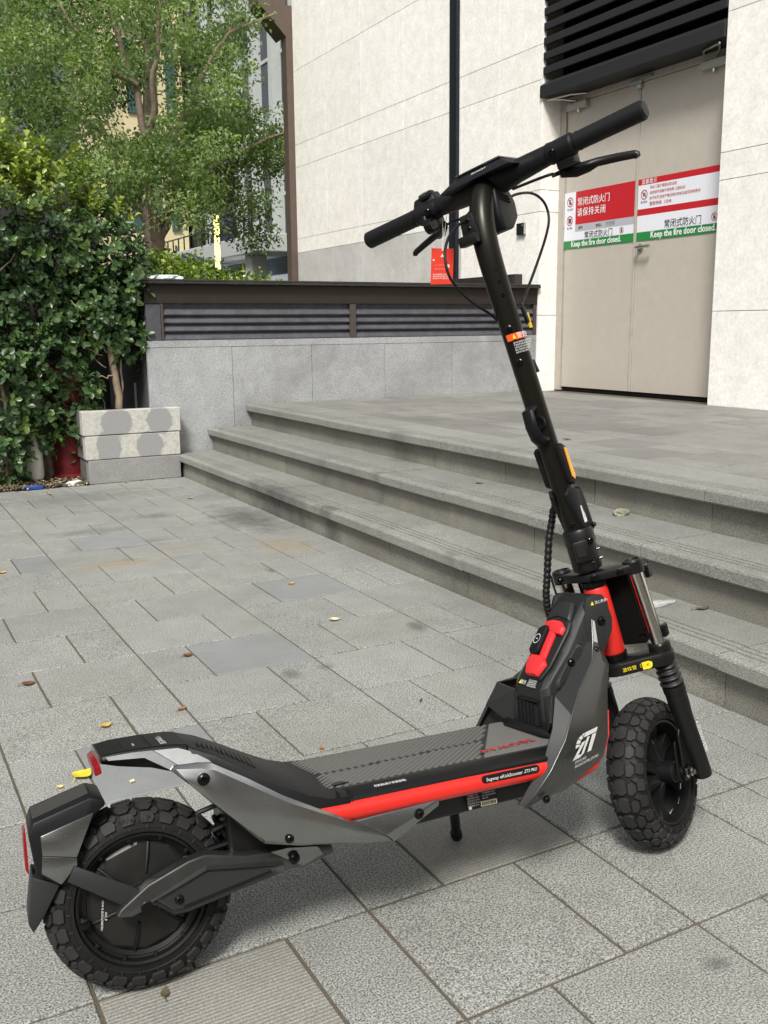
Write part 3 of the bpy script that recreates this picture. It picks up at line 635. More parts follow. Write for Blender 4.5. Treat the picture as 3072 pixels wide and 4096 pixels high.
# --- main street tree behind the planter
tr = thing('street_tree', 'light green street tree with forked brown trunk behind the planter hedge', 'tree', (3.46, 12.0, 0))
def br(name, pts, r0, r1, par=tr, mat=M_bark, jit=0.25, seg=8):
    pts = [Vector(p) for p in pts]; out = []
    for i in range(len(pts) - 1):
        for q in range(3): out.append(pts[i].lerp(pts[i + 1], q / 3) + Vector((rnd.uniform(-1, 1), 0, rnd.uniform(-1, 1))) * 0.012)
    out.append(pts[-1]); n = len(out)
    return MB().tube(out, [r0 + (r1 - r0) * i / (n - 1) for i in range(n)], seg).build(name, mat, par, smooth=60)
br('trunk', [(3.44, 12, 0), (3.46, 12.0, 0.8), (3.47, 12.0, 1.52), (3.47, 12.0, 1.95), (3.45, 12.0, 2.1), (3.43, 12.0, 2.26)], 0.095, 0.075)
for pts, r0, r1 in (([(3.43, 12, 2.26), (3.40, 12.0, 2.45), (3.41, 12.05, 2.66), (3.40, 12.1, 3.19), (3.33, 12.15, 3.81), (3.19, 12.1, 4.15), (3.05, 12.0, 4.6)], 0.062, 0.028),
                    ([(3.40, 12.1, 3.19), (3.51, 12.0, 3.52), (3.46, 11.9, 3.80), (3.52, 11.8, 4.14), (3.58, 11.7, 4.9)], 0.05, 0.02),
                    ([(3.47, 12, 1.98), (3.62, 12.0, 2.32), (3.75, 11.9, 2.63), (4.06, 11.8, 2.85), (4.3, 11.7, 3.02), (4.58, 11.6, 3.15), (4.96, 11.5, 3.30)], 0.06, 0.018),
                    ([(3.62, 12, 2.32), (3.72, 12.1, 2.68), (3.82, 12.2, 2.93), (4.04, 12.2, 3.11), (4.28, 12.2, 3.29), (4.70, 12.2, 3.48)], 0.035, 0.014),
                    ([(3.46, 12, 2.13), (3.55, 11.9, 2.4), (3.63, 11.6, 3.21), (3.74, 11.4, 3.48), (3.96, 11.2, 3.98), (4.15, 11.1, 4.25), (4.42, 11.0, 4.36), (4.62, 10.9, 4.45)], 0.032, 0.012),
                    ([(3.33, 12.1, 3.81), (3.02, 12.0, 3.93), (2.58, 11.9, 4.32), (2.3, 11.9, 4.8)], 0.035, 0.014),
                    ([(3.41, 12, 2.66), (3.01, 11.8, 3.01), (2.70, 11.6, 3.20), (2.3, 11.4, 3.35)], 0.03, 0.010),
                    ([(4.15, 11.1, 4.25), (4.20, 11.08, 4.42)], 0.014, 0.008)):
    br('branch', pts, r0, r1)
TREE_CLUMPS = [q for q in TREE_CLUMPS if not (q[0] > 4.35 and q[1] < 11.6) and q[0] < 4.9]
TREE_CLUMPS += [(rs_.uniform(4.05, 5.15), rs_.uniform(11.65, 12.7), rs_.uniform(2.35, 3.75)) for _ in range(34)]
TREE_CLUMPS += [(rs_.uniform(2.9, 3.9), rs_.uniform(11.2, 11.7), rs_.uniform(2.45, 3.1)) for _ in range(9)]
TREE_CLUMPS = [q for q in TREE_CLUMPS if not (q[0] > 4.75 and q[2] < 2.85 and q[1] > 11.3)]
cl = [(x, y, z, rs_.uniform(.22, .38), rs_.uniform(.3, .5), rs_.uniform(.18, .30), rs_.uniform(0.25, 0.72)) for x, y, z in TREE_CLUMPS]
c_, a_, n_, l_, t_ = clump_leaves(cl, 520, 0.056)
leaves_mesh('crown', c_, a_, n_, l_, l_ * 0.55, t_, M_leaf_tr, tr)
# --- darker trees further back
for i, (x0, y0, w_, zt, lab) in enumerate(((0.2, 19.5, 3.2, 9.0, 'broad dark tree furthest back at the left edge of the view'), (1.4, 15.5, 2.0, 7.5, 'dense dark tree filling the top left corner behind the glossy shrub'), (4.6, 16.3, 1.7, 8.0, 'taller dark tree standing behind the light green street tree'))):
    bt = thing('dark_tree', lab, 'tree', (x0, y0, 0), 'dark trees further back')
    br('trunk', [(x0, y0, 0), (x0 + 0.05, y0, 1.5), (x0 - 0.05, y0, 3.0), (x0 + 0.1, y0, 5.5)], 0.16, 0.06, bt)
    br('branch', [(x0 - 0.02, y0, 2.6), (x0 - 0.5, y0 - 0.2, 3.4), (x0 - 0.9, y0 - 0.3, 4.4)], 0.06, 0.03, bt)
    br('branch', [(x0, y0, 2.9), (x0 + 0.6, y0 - 0.1, 3.6), (x0 + 1.1, y0 - 0.2, 4.6)], 0.06, 0.03, bt)
    cl = []
    for _ in range(70):
        x = rs_.uniform(x0 - w_, x0 + w_); y = rs_.uniform(y0 - 1.0, y0 + 1.2); z = rs_.uniform(2.3, zt)
        if i == 2 and x > 5.0 and z < 5.2: continue
        if i == 2 and z < 2.95: continue
        cl.append((x, y, z, rs_.uniform(.4, .6), rs_.uniform(.4, .6), rs_.uniform(.28, .42), rs_.uniform(0.1, 0.75)))
    c_, a_, n_, l_, t_ = clump_leaves(cl, 300, 0.075)
    leaves_mesh('crown', c_, a_, n_, l_, l_ * 0.6, t_, M_leaf_bk, bt)

# --- clipped hedge growing out of the planter
hd = thing('clipped_hedge', 'yellow green clipped hedge growing behind the black planter coping', 'hedge', (3.2, 7.4, 1.2))
cl = []
for k in range(46):
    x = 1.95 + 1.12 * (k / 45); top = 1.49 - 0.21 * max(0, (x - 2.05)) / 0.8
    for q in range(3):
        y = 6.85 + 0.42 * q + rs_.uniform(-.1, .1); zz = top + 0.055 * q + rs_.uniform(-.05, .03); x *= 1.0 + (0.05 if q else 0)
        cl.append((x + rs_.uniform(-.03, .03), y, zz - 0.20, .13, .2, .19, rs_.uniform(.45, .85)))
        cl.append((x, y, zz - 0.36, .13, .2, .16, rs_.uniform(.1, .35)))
c_, a_, n_, l_, t_ = clump_leaves(cl, 330, 0.042)
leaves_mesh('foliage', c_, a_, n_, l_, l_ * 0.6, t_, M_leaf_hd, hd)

# --- big glossy shrub in front
sh = thing('glossy_shrub', 'tall dark green glossy shrub with yellow green new tips left of the block planter', 'shrub', (1.05, 6.6, 0))
blobs = [(1.12, 6.75, 1.52, .48, .38, .54), (0.72, 6.72, 1.62, .50, .45, .55), (1.50, 6.72, 1.45, .28, .32, .34), (0.95, 6.72, 1.05, .45, .34, .38), (1.50, 6.56, 1.06, .22, .22, .24),
         (0.82, 6.48, .62, .24, .25, .38), (1.06, 6.48, .42, .07, .12, .22), (1.12, 6.42, .80, .10, .14, .18), (1.66, 6.52, .88, .12, .14, .09), (0.80, 6.42, .20, .13, .16, .17), (1.25, 6.45, 0.33, .08, .1, .10), (1.30, 6.6, .95, .2, .25, .15), (1.33, 6.35, 0.56, .05, .06, .07), (1.66, 6.55, 1.22, .14, .2, .14)]
TW = []
for (cx, cy, cz, rx, ry, rz) in blobs:
    k = int(830 * (rx * rz + rx * ry + ry * rz)) + 12
    d = rdir(k); d[:, 1] = np.where(rs_.rand(k) < 0.7, -np.abs(d[:, 1]), d[:, 1])
    lump = 1 + 0.13 * np.sin(d[:, 0] * 7 + cz * 9) * np.cos(d[:, 2] * 6 + cx * 5)
    p = np.array([cx, cy, cz]) + d * np.array([rx, ry, rz]) * (rs_.uniform(0.70, 1.08, (k, 1))) * lump[:, None]
    TW.append(np.hstack([p, d]))
TW = np.vstack(TW)
C, A, Nn, LL, T = [], [], [], [], []
for row in TW:
    p, d = row[:3], row[3:]
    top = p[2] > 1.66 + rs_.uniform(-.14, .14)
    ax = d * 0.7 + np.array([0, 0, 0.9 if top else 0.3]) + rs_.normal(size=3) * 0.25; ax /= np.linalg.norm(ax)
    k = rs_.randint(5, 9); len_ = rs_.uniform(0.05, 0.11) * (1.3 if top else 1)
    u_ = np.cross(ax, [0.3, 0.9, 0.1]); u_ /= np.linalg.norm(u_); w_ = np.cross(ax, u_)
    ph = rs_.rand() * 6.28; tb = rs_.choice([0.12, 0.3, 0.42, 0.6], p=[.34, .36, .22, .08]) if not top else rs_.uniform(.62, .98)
    for j in range(k):
        an = ph + j * 2.4; f = j / k
        o_ = u_ * math.cos(an) + w_ * math.sin(an)
        C.append(p + ax * len_ * f); A.append(ax * (0.35 + 0.9 * f) + o_); Nn.append(ax * 1.0 - o_ * 0.4 + rs_.normal(size=3) * 0.25)
        LL.append(rs_.uniform(.032, .066) * (0.8 if f > .8 else 1)); T.append(min(1, max(0, tb + rs_.normal(0, .07) + (0.1 if f > .8 else 0))))
C, A, Nn, LL, T = map(np.array, (C, A, Nn, LL, T))
front = (C[:, 1] < 6.6) & (C[:, 0] > 0.75) & (C[:, 0] < 1.85)
cand = np.where(front)[0]; pick = rs_.choice(cand, 290, replace=False); mask = np.ones(len(C), bool); mask[pick] = False
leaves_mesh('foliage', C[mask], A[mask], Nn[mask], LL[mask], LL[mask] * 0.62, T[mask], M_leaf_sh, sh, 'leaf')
protos = []
for q in range(6):
    z3 = np.zeros((1, 3))
    o = leaves_mesh('leaf', z3, np.array([[1., 0, 0]]), np.array([[0., 0, 1]]), np.array([1.]), np.array([0.62]), np.array([[.12, .25, .35, .5, .7, .9][q]]), M_leaf_sh, None, 'leaf', kind=None)
    protos.append(o)
for i, q in enumerate(pick):
    ti = int(np.argmin([abs(T[q] - t) for t in (.12, .25, .35, .5, .7, .9)]))
    o = bpy.data.objects.new('leaf', protos[ti].data); COL.objects.link(o)
    a = Vector(A[q]).normalized(); n = Vector(Nn[q]); s_ = n.cross(a).normalized(); n = a.cross(s_).normalized(); L_ = LL[q] * 1.12
    o.parent = sh
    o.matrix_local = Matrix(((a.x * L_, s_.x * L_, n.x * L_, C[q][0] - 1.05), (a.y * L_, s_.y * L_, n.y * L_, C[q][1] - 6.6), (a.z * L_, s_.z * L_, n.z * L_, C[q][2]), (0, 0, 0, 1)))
for o in protos: bpy.data.objects.remove(o)
for pts, r0, r1 in (([(1.10, 6.55, 0), (1.07, 6.5, .45), (1.08, 6.48, .75), (1.04, 6.5, 1.15), (1.02, 6.6, 1.6)], .02, .012), ([(0.95, 6.6, 0), (0.93, 6.55, .6), (0.92, 6.55, 1.2), (0.8, 6.6, 1.7)], .022, .012),
                    ([(0.83, 6.5, 0), (0.84, 6.48, .5), (0.80, 6.5, 1.0)], .016, .01), ([(1.2, 6.5, .75), (1.3, 6.47, .86), (1.38, 6.45, .80), (1.47, 6.43, .72)], .005, .004), ([(1.12, 6.45, 1.05), (1.22, 6.42, .95), (1.33, 6.42, .85), (1.45, 6.43, .80)], .006, .004), ([(0.75, 6.4, 1.25), (0.85, 6.36, 1.32), (0.95, 6.35, 1.42)], .006, .003)):
    br('stem', pts, r0, r1, sh, M_bark)
# small tree trunk in the block planter
st_ = thing('young_tree', 'thin pale trunk rising from the block planter into the glossy shrub', 'tree', (1.53, 6.42, 0.42))
br('trunk', [(1.535, 6.42, .40), (1.53, 6.42, .6), (1.52, 6.42, .75), (1.50, 6.45, .95), (1.50, 6.5, 1.2), (1.45, 6.6, 1.5)], .026, .014, st_, M_bark2)
br('branch', [(1.55, 6.44, .40), (1.565, 6.44, .6), (1.57, 6.46, .9)], .010, .006, st_, M_bark)
br('branch', [(1.50, 6.43, .80), (1.42, 6.40, .88), (1.34, 6.40, 1.0), (1.28, 6.45, 1.15)], .008, .004, st_, M_bark2)
br('branch', [(1.53, 6.42, .66), (1.46, 6.39, .66), (1.38, 6.38, .68), (1.30, 6.36, .67)], .005, .003, st_, M_bark2)
for (x, y, z) in ((1.35, 6.36, .46), (1.40, 6.37, .45), (1.45, 6.38, .5)): br('twig', [(x, y, .43), (x - .04, y, z + .05), (x - .06, y, z + .13)], .003, .0015, st_, M_bark)

# ================================================================== FAR BUILDINGS
M_far = plain('far_grey_facade', (0.20, 0.215, 0.215), 0.7, dirt=0.1)
M_farw = plain('far_white_pilaster', (0.46, 0.49, 0.47), 0.6, dirt=0.08)
M_farg = plain('far_dark_glass', (0.03, 0.04, 0.06), 0.12)
M_yel_lit = plain('lamplit_yellow_wall', (0.62, 0.54, 0.32), 0.7, dirt=0.08)  # yellow of warm lamps falling on the facade, put into the wall colour
M_tgrn = plain('green_dark_glass', (0.05, 0.10, 0.09), 0.2)
fb = thing('pilaster_building', 'grey office block with white vertical pilasters and dark windows beyond the trees', 'building', (10.0, 30, 0))
MB().box((10.0, 19, 0), (14, 52, 16)).build('wall', M_far, fb)
for fl in range(4):
    for k in range(24):
        y = 19.5 + 1.3 * k; z0 = 3.3 + 3.3 * fl
        f_ = MB().box((9.97, y + 0.30, z0 - 0.2), (9.998, y + 1.20, z0 + 2.5)).build('window', M_farg, fb)
        MB().box((9.93, y + 0.36, z0 + 0.9), (9.969, y + 1.06, z0 + 0.98)).build('transom', M_farw, f_)
        if k % 3 == 1:
            m = MB()
            for q in range(9): m.box((9.90, y + 0.66, z0 + 1.05 + q * 0.12), (9.929, y + 1.04, z0 + 1.10 + q * 0.12))
            m.build('window_louver', M_far, f_)
for k in range(25):
    y = 19.3 + 1.3 * k
    MB().box((9.72, y, 3.0), (9.999, y + 0.24, 15.6)).build('pilaster', M_farw, fb)
for fl in range(4): MB().box((9.86, 19, 5.62 + 3.3 * fl), (9.99, 52, 6.05 + 3.3 * fl)).build('spandrel', M_farw, fb)
te = thing('white_terrace', 'white raised terrace with a curved bracket running along the grey office block', 'terrace', (9.2, 28, 0))
MB().box((8.2, 20.5, 2.62), (9.71, 40, 3.02)).build('parapet', M_farw, te, bevel=0.02)
for y in (21.6, 24.6, 27.6, 30.6): MB().box((8.4, y, 0), (8.8, y + 0.4, 2.615)).build('column', M_farw, te, bevel=0.02)
MB().box((9.3, 20.5, 0), (9.35, 40, 2.61)).build('shop_glass', M_farg, te)
for y, w_ in ((22.3, 1.2), (24.0, 0.5), (25.4, 1.5), (28.2, 1.6)):
    MB().box((8.9, y, 1.75), (8.95, y + w_, 2.25)).build('lit_shop_sign', plain('lit_sign', (0.9, 0.9, 0.9), 0.5, emis=(0.92, 0.96, 1.0), estr=2.6), te)
MB().box((8.1, 21.0, 1.45), (8.2, 25.5, 1.72)).build('yellow_awning_edge', plain('yellow_awning', (0.75, 0.5, 0.04), 0.5), te)
for k in range(26): MB().box((8.24, 20.6 + k * 0.5, 3.021), (8.27, 20.63 + k * 0.5, 3.35)).build('rail_post', M_pipe, te)
MB().box((8.235, 20.6, 3.351), (8.275, 33.2, 3.38)).build('rail', M_pipe, te)
pa = thing('closed_parasol', 'closed navy parasol standing on the white terrace', 'parasol', (8.9, 24.6, 3.02))
MB().tube([(8.9, 24.6, 3.02), (8.9, 24.6, 4.7)], 0.03, 8).build('pole', M_steel, pa)
MB().lathe([(0.42, 0.0), (0.34, 0.3), (0.24, 0.75), (0.15, 1.0), (0.26, 1.05), (0.17, 1.3), (0.02, 1.5)], (8.9, 24.6, 3.12), (0, 0, 1), 9).build('canopy', plain('navy_cloth', (0.012, 0.012, 0.045), 0.8), pa)
tn = thing('blue_market_tent', 'dark blue pitched tent top showing beyond the hedge', 'tent', (7.6, 23.0, 0))
MB().add([(6.6, 22.4, 2.35), (8.2, 22.4, 2.35), (8.2, 24.0, 2.35), (6.6, 24.0, 2.35), (7.4, 23.2, 2.75), (6.6, 22.4, 2.1), (8.2, 22.4, 2.1), (8.2, 24.0, 2.1), (6.6, 24.0, 2.1)], [(0, 1, 4), (1, 2, 4), (2, 3, 4), (3, 0, 4), (0, 5, 6, 1), (1, 6, 7, 2), (2, 7, 8, 3), (3, 8, 5, 0)]).build('canopy', plain('blue_cloth', (0.015, 0.015, 0.06), 0.8), tn)
for x, y in ((6.65, 22.45), (8.15, 22.45), (8.15, 23.95), (6.65, 23.95)): MB().tube([(x, y, 0), (x, y, 2.35)], 0.03, 6).build('leg', M_steel, tn)
lt = thing('light_column', 'glowing yellow strip light on a slim column right of the tree trunk', 'lamp', (6.35, 18.0, 0))
MB().box((6.31, 17.97, 0), (6.35, 18.03, 2.05)).build('post', M_pipe, lt)
MB().box((6.29, 17.96, 2.06), (6.37, 18.04, 3.05)).build('lit_tube', plain('lit_yellow', (0.9, 0.8, 0.3), 0.5, emis=(1.0, 0.86, 0.25), estr=2.2), lt)
yb = thing('lamplit_building', 'building with yellow lamplight in its wall colour and slim dark windows glimpsed through the tree', 'building', (7.7, 28, 0))
MB().box((7.3, 28, 0), (9.0, 34, 15)).build('wall', M_yel_lit, yb)
for fl in range(5):
    for k in range(3):
        x = 7.42 + 0.55 * k
        z0 = 0.6 + 3.1 * fl
        MB().box((x, 27.93, z0), (x + 0.26, 27.998, z0 + 1.9)).build('window', M_tgrn, yb)
        if k % 2: MB().box((x + 0.6, 27.95, z0 + 2.2), (x + 0.66, 27.998, z0 + 2.7)).build('slot', M_tgrn, yb)
    MB().box((7.3, 27.85, 2.75 + 3.1 * fl), (9.2, 27.92, 2.95 + 3.1 * fl)).build('ledge', plain('pale_grey_stone', (0.35, 0.36, 0.34), 0.7), yb)

gb_ = thing('dull_green_building', 'dull grey green block behind the trees at the left edge', 'building', (-4.0, 36, 0))
MB().box((-26, 36, 0), (9.5, 40, 16)).build('wall', plain('dull_green_wall', (0.10, 0.13, 0.10), 0.8, dirt=0.15), gb_)
for fl in range(4):
    for k in range(12): MB().box((-16 + 1.8 * k, 35.95, 1.0 + 3.6 * fl), (-15.1 + 1.8 * k, 35.998, 2.8 + 3.6 * fl)).build('window', M_farg, gb_)

# ================================================================== LITTER AND SMALL THINGS BY THE SHRUB
hy = thing('fire_hydrant', 'dark red fire hydrant half hidden between the shrub and the block planter', 'hydrant', (1.22, 6.50, 0))
M_hyd = plain('hydrant_paint', (0.14, 0.010, 0.013), 0.5, dirt=0.3); M_rust = plain('rust', (0.10, 0.05, 0.03), 0.9, dirt=0.4)
MB().lathe([(0.115, 0.0), (0.115, 0.03), (0.095, 0.04), (0.10, 0.12), (0.098, 0.42), (0.088, 0.46), (0.08, 0.50)], (1.215, 6.52, 0), (0, 0, 1), 24).build('barrel', M_hyd, hy, smooth=40)
MB().lathe([(0.085, 0.501), (0.10, 0.505), (0.10, 0.525), (0.108, 0.53), (0.108, 0.55), (0.095, 0.56), (0.085, 0.60), (0.09, 0.70), (0.07, 0.745), (0.03, 0.76), (0.02, 0.79)], (1.215, 6.52, 0), (0, 0, 1), 24).build('bonnet', M_hyd, hy, smooth=40)
MB().lathe([(0.062, 0.0), (0.062, 0.10), (0.075, 0.105), (0.075, 0.15), (0.068, 0.155), (0.068, 0.175)], (1.19, 6.50, 0.66), (-0.7, -0.6, 0.0), 20).build('outlet_cap', M_hyd, hy, smooth=40)
for an in range(6): MB().box((1.215 + 0.10 * math.cos(an) - 0.01, 6.52 + 0.10 * math.sin(an) - 0.01, 0.495), (1.215 + 0.10 * math.cos(an) + 0.01, 6.52 + 0.10 * math.sin(an) + 0.01, 0.565)).build('flange_bolt', M_rust, hy)
jg = thing('white_jug', 'white plastic jug standing behind the low shrub leaves', 'jug', (0.985, 6.43, 0.01))
MB().lathe([(0.045, 0), (0.052, 0.02), (0.050, 0.16), (0.038, 0.21), (0.022, 0.25), (0.022, 0.285)], (0.985, 6.43, 0.03), (0, 0, 1), 20).build('body', plain('white_plastic', (0.62, 0.61, 0.56), 0.5, dirt=0.15), jg, smooth=50)
MB().lathe([(0.027, 0), (0.027, 0.03)], (0.985, 6.43, 0.316), (0, 0, 1), 16).build('cap', plain('white_cap', (0.6, 0.6, 0.58), 0.5), jg, smooth=50)
def crumple(name, c, rx, ry, rz, mat, lab, cat, seed, sub=3):
    bm = bmesh.new(); bmesh.ops.create_icosphere(bm, subdivisions=sub, radius=1.0); q = random.Random(seed)
    ks = [(Vector((q.gauss(0, 1), q.gauss(0, 1), q.gauss(0, 1))).normalized(), q.uniform(2, 6), q.uniform(0, 6)) for _ in range(6)]
    for v in bm.verts:
        d = v.co.normalized(); f = 1 + sum(0.10 * math.sin(k[0].dot(d) * k[1] + k[2]) for k in ks) + q.uniform(-.08, .08)
        v.co = Vector((d.x * rx * f, d.y * ry * f, max(d.z * rz * f, -rz * 0.55)))
    me = bpy.data.meshes.new(name); bm.to_mesh(me); bm.free(); me.materials.append(mat)
    o = bpy.data.objects.new(name, me); COL.objects.link(o); o.location = (c[0], c[1], c[2] + rz * 0.5); tag(o, lab, cat); return o
crumple('blue_wrapper', (0.93, 6.17, 0.005), 0.065, 0.02, 0.02, plain('blue_foil', (0.03, 0.07, 0.26), 0.35), 'crumpled blue wrapper on the soil edge under the shrub', 'wrapper', 1)
crumple('white_tissue', (1.17, 6.19, 0.005), 0.05, 0.02, 0.018, plain('tissue', (0.7, 0.7, 0.68), 0.8), 'crumpled white tissue on the soil left of the block planter', 'tissue', 2)
bag = crumple('flat_food_bag', (1.88, 6.36, 1.284), 0.105, 0.05, 0.018, plain('bag_film', (0.62, 0.72, 0.70), 0.25, coat=0.5), 'flat pale food bag lying on the black planter coping', 'bag', 5)
crumple('clear_film', (1.86, 1.98, 0.0), 0.035, 0.03, 0.022, plain('clear_film', (0.75, 0.76, 0.76), 0.15, coat=1.0, alpha=0.45), 'crumpled clear plastic film against the lowest riser', 'film', 8)
crumple('clear_tube_bag', (2.03, 2.02, 0.15), 0.05, 0.018, 0.012, plain('clear_bag', (0.8, 0.8, 0.8), 0.12, coat=1.0, alpha=0.4), 'clear plastic sleeve lying on the lowest tread behind the stem', 'film', 9)
crumple('mossy_stone', (2.36, 2.55, 0.30), 0.03, 0.02, 0.016, plain('mossy', (0.28, 0.28, 0.19), 0.9, dirt=0.3), 'small mossy lump on the middle tread against the top riser', 'stone', 10)
# soil litter
k = 1500; C = np.column_stack([rs_.uniform(0.6, 1.26, k), rs_.uniform(6.16, 6.5, k), np.full(k, 0.014)])
C[:, 2] += rs_.uniform(0, .012, k)
lit = leaves_mesh('leaf_litter', C, np.column_stack([rs_.normal(size=(k, 2)), rs_.normal(size=k) * .15]), np.column_stack([rs_.normal(size=(k, 2)) * .3, np.ones(k)]), rs_.uniform(.012, .04, k), rs_.uniform(.006, .018, k), rs_.rand(k),
            leaf_mat('dry_litter', [(0.04, 0.025, 0.012), (0.10, 0.06, 0.03), (0.25, 0.19, 0.09), (0.5, 0.47, 0.4)], 0.8, 0.05), None, 'quad')
lit['label'] = 'dry leaf litter and scraps on the soil strip under the shrub'
# fallen leaves, each its own thing
def fallen(x, y, z, L, ang, col, lab, cat='leaf', curl=0.3, wd=0.6, shape=0):
    m = MB(); n = 6; V = []; 
    for i in range(n + 1):
        f = i / n; w = wd * L * math.sin(math.pi * min(1, f ** 0.8)) * 0.5 + (0.0 if 0 < i < n else 0.0)
        zc = curl * L * (f - 0.5) ** 2 * 2 + 0.001
        for s_ in (-1, 0, 1): V.append((x + (f - .5) * L * math.cos(ang) - s_ * w * math.sin(ang), y + (f - .5) * L * math.sin(ang) + s_ * w * math.cos(ang), z + zc + abs(s_) * w * curl * 0.8))
    F = [(3 * i + j, 3 * i + j + 1, 3 * i + j + 4, 3 * i + j + 3) for i in range(n) for j in (0, 1)]
    m.add(V, F); m.tube([(x - .5 * L * math.cos(ang), y - .5 * L * math.sin(ang), z + curl * L * .5 + .001), (x - .8 * L * math.cos(ang + .2), y - .8 * L * math.sin(ang + .2), z + 0.003)], 0.0008, 5)
    return tag(recentre(m.build('fallen_leaf', plain('dead_leaf', col, 0.6, dirt=0.35), smooth=60)), lab, cat, 'fallen leaves on the stone')

for a in ((0.364, 2.059, 0.001, 0.048, 0.6, (0.62, 0.50, 0.03), 'round yellow leaf on the paving beside the rear fender', 0.95), (0.472, 2.309, 0.001, 0.034, 0.4, (0.55, 0.36, 0.08), 'orange yellow leaf on the paving left of the scooter tail', 0.7),
          (0.31, 2.028, 0.001, 0.016, 0.2, (0.70, 0.55, 0.2), 'tiny pale triangular leaf between the fender and the yellow leaf', 0.9), (0.452, 1.977, 0.001, 0.014, 0.9, (0.72, 0.62, 0.3), 'tiny cream leaf scrap in front of the scooter tail', 0.9),
          (0.81, 2.715, 0.001, 0.036, 0.3, (0.16, 0.06, 0.03), 'dark brown curled leaf at the corner of the bluish slab', 0.7), (0.352, 2.707, 0.001, 0.040, 0.1, (0.15, 0.06, 0.03), 'dark brown crumpled leaf at the left edge of the paving', 0.8),
          (0.669, 2.319, 0.001, 0.034, 0.5, (0.30, 0.15, 0.06), 'thin brown leaf lying across a paving joint above the tail', 0.45), (1.349, 2.812, 0.001, 0.036, -0.3, (0.62, 0.53, 0.33), 'pale tan leaf on the paving right of the bluish slab', 0.95),
          (1.408, 3.315, 0.001, 0.030, 0.3, (0.60, 0.40, 0.04), 'small yellow leaf on the bluish slab nearest the steps', 0.7), (0.464, 4.073, 0.001, 0.035, 0.4, (0.65, 0.42, 0.04), 'small yellow leaf far back on the paving at the left edge', 0.8),
          (0.881, 1.924, 0.001, 0.022, 1.3, (0.45, 0.17, 0.05), 'short rust coloured leaf stuck in the joint behind the deck', 0.5), (1.492, 2.036, 0.001, 0.040, 0.5, (0.42, 0.27, 0.17), 'pale brown leaf just left of the scooter front wing', 0.8),
          (1.233, 2.057, 0.001, 0.024, 0.8, (0.08, 0.05, 0.03), 'thin dark leaf sliver on the paving left of the front shell', 0.3), (0.63, 0.99, 0.001, 0.028, 2.4, (0.07, 0.05, 0.03), 'dark twig like sliver on the ribbed slab at the bottom edge', 0.12),
          (0.319, 1.272, 0.001, 0.026, 1.2, (0.10, 0.08, 0.04), 'greenish brown leaf scrap just in front of the rear tyre on the ribbed slab', 0.5),
          (2.155, 6.20, 0.301, 0.035, 0.2, (0.40, 0.25, 0.04), 'yellow brown leaf at the planter end of the middle tread', 0.6), (2.335, 3.40, 0.301, 0.045, -0.2, (0.25, 0.16, 0.08), 'curled brown leaf on the middle tread left of the stem', 0.6),
          (2.874, 3.475, 0.448, 0.05, -0.1, (0.22, 0.13, 0.06), 'brown curled leaf on the landing right of the stem', 0.6), (2.11, 1.926, 0.151, 0.05, -0.3, (0.10, 0.09, 0.05), 'dark olive leaf on the lowest tread at the right edge', 0.4),
          (0.98, 5.95, 0.001, 0.04, 0.2, (0.45, 0.30, 0.08), 'ochre leaf on the far paving in front of the shrub', 0.6), (1.492, 6.15, 0.001, 0.04, 0.3, (0.50, 0.33, 0.10), 'orange leaf against the foot of the block planter', 0.6), (1.66, 5.358, 0.001, 0.05, 0.5, (0.40, 0.38, 0.14), 'pale olive leaf on the far paving left of the lowest step', 0.4)):
    fallen(a[0], a[1], a[2], a[3], a[4], a[5], a[6], wd=a[7])
# pale grit in the joints: nobody could count it
k = 150; gx = rs_.uniform(-0.2, 1.85, k); gy = rs_.uniform(0.8, 4.8, k)
sn = rs_.rand(k) < .65
gy = np.where(sn, 1.0095 + 0.3003 * np.round((gy - 1.0095) / 0.3003), gy); 
C = np.column_stack([gx, gy, np.full(k, 0.0008)]); vis = gx > 0.22 * gy - 0.1; C = C[vis]; k = len(C)
gr = leaves_mesh('grit', C, np.column_stack([rs_.normal(size=(k, 2)), np.zeros(k)]), np.tile([0., 0, 1], (k, 1)), rs_.uniform(.0015, .005, k), rs_.uniform(.0015, .004, k), rs_.rand(k), leaf_mat('grit', [(0.08, 0.06, 0.04), (0.35, 0.33, 0.28), (0.7, 0.7, 0.67)], 0.8, 0.0), None, 'quad', fold=0.4)
gr['label'] = 'pale grit and crumbs scattered in the paving joints'
# ================================================================== ELECTRIC SCOOTER
sc = thing('electric_scooter', 'black, grey and red electric kick scooter with chunky off road tyres leaning on its stand', 'scooter', (0.3038, 1.3078, 0.0))
_e1 = Vector((0.99526, -0.097246, 0.0)); _e2 = Vector((0.095095, 0.97325, -0.209144)); _e3 = Vector((0.020338, 0.208153, 0.977885))
sc.matrix_world = Matrix(((_e1.x, _e2.x, _e3.x, 0.3038), (_e1.y, _e2.y, _e3.y, 1.3078), (_e1.z, _e2.z, _e3.z, 0.0), (0, 0, 0, 1)))
sc['base'] = [0, 0, 0]
# scooter space: x forward, y to its left (away from the viewer), z up along the frame
FF = Vector((0.86097, 0.4708, 0.19253)); LL_ = Vector((-0.45945, 0.88224, -0.10274)); KK = Vector((-0.21823, 0.0, 0.9759)); P0 = Vector((0.9756, 0, 0))
def S(f, l, k): return P0 + FF * f + LL_ * l + KK * k       # steered space: f forward, l left, k along the steering axis

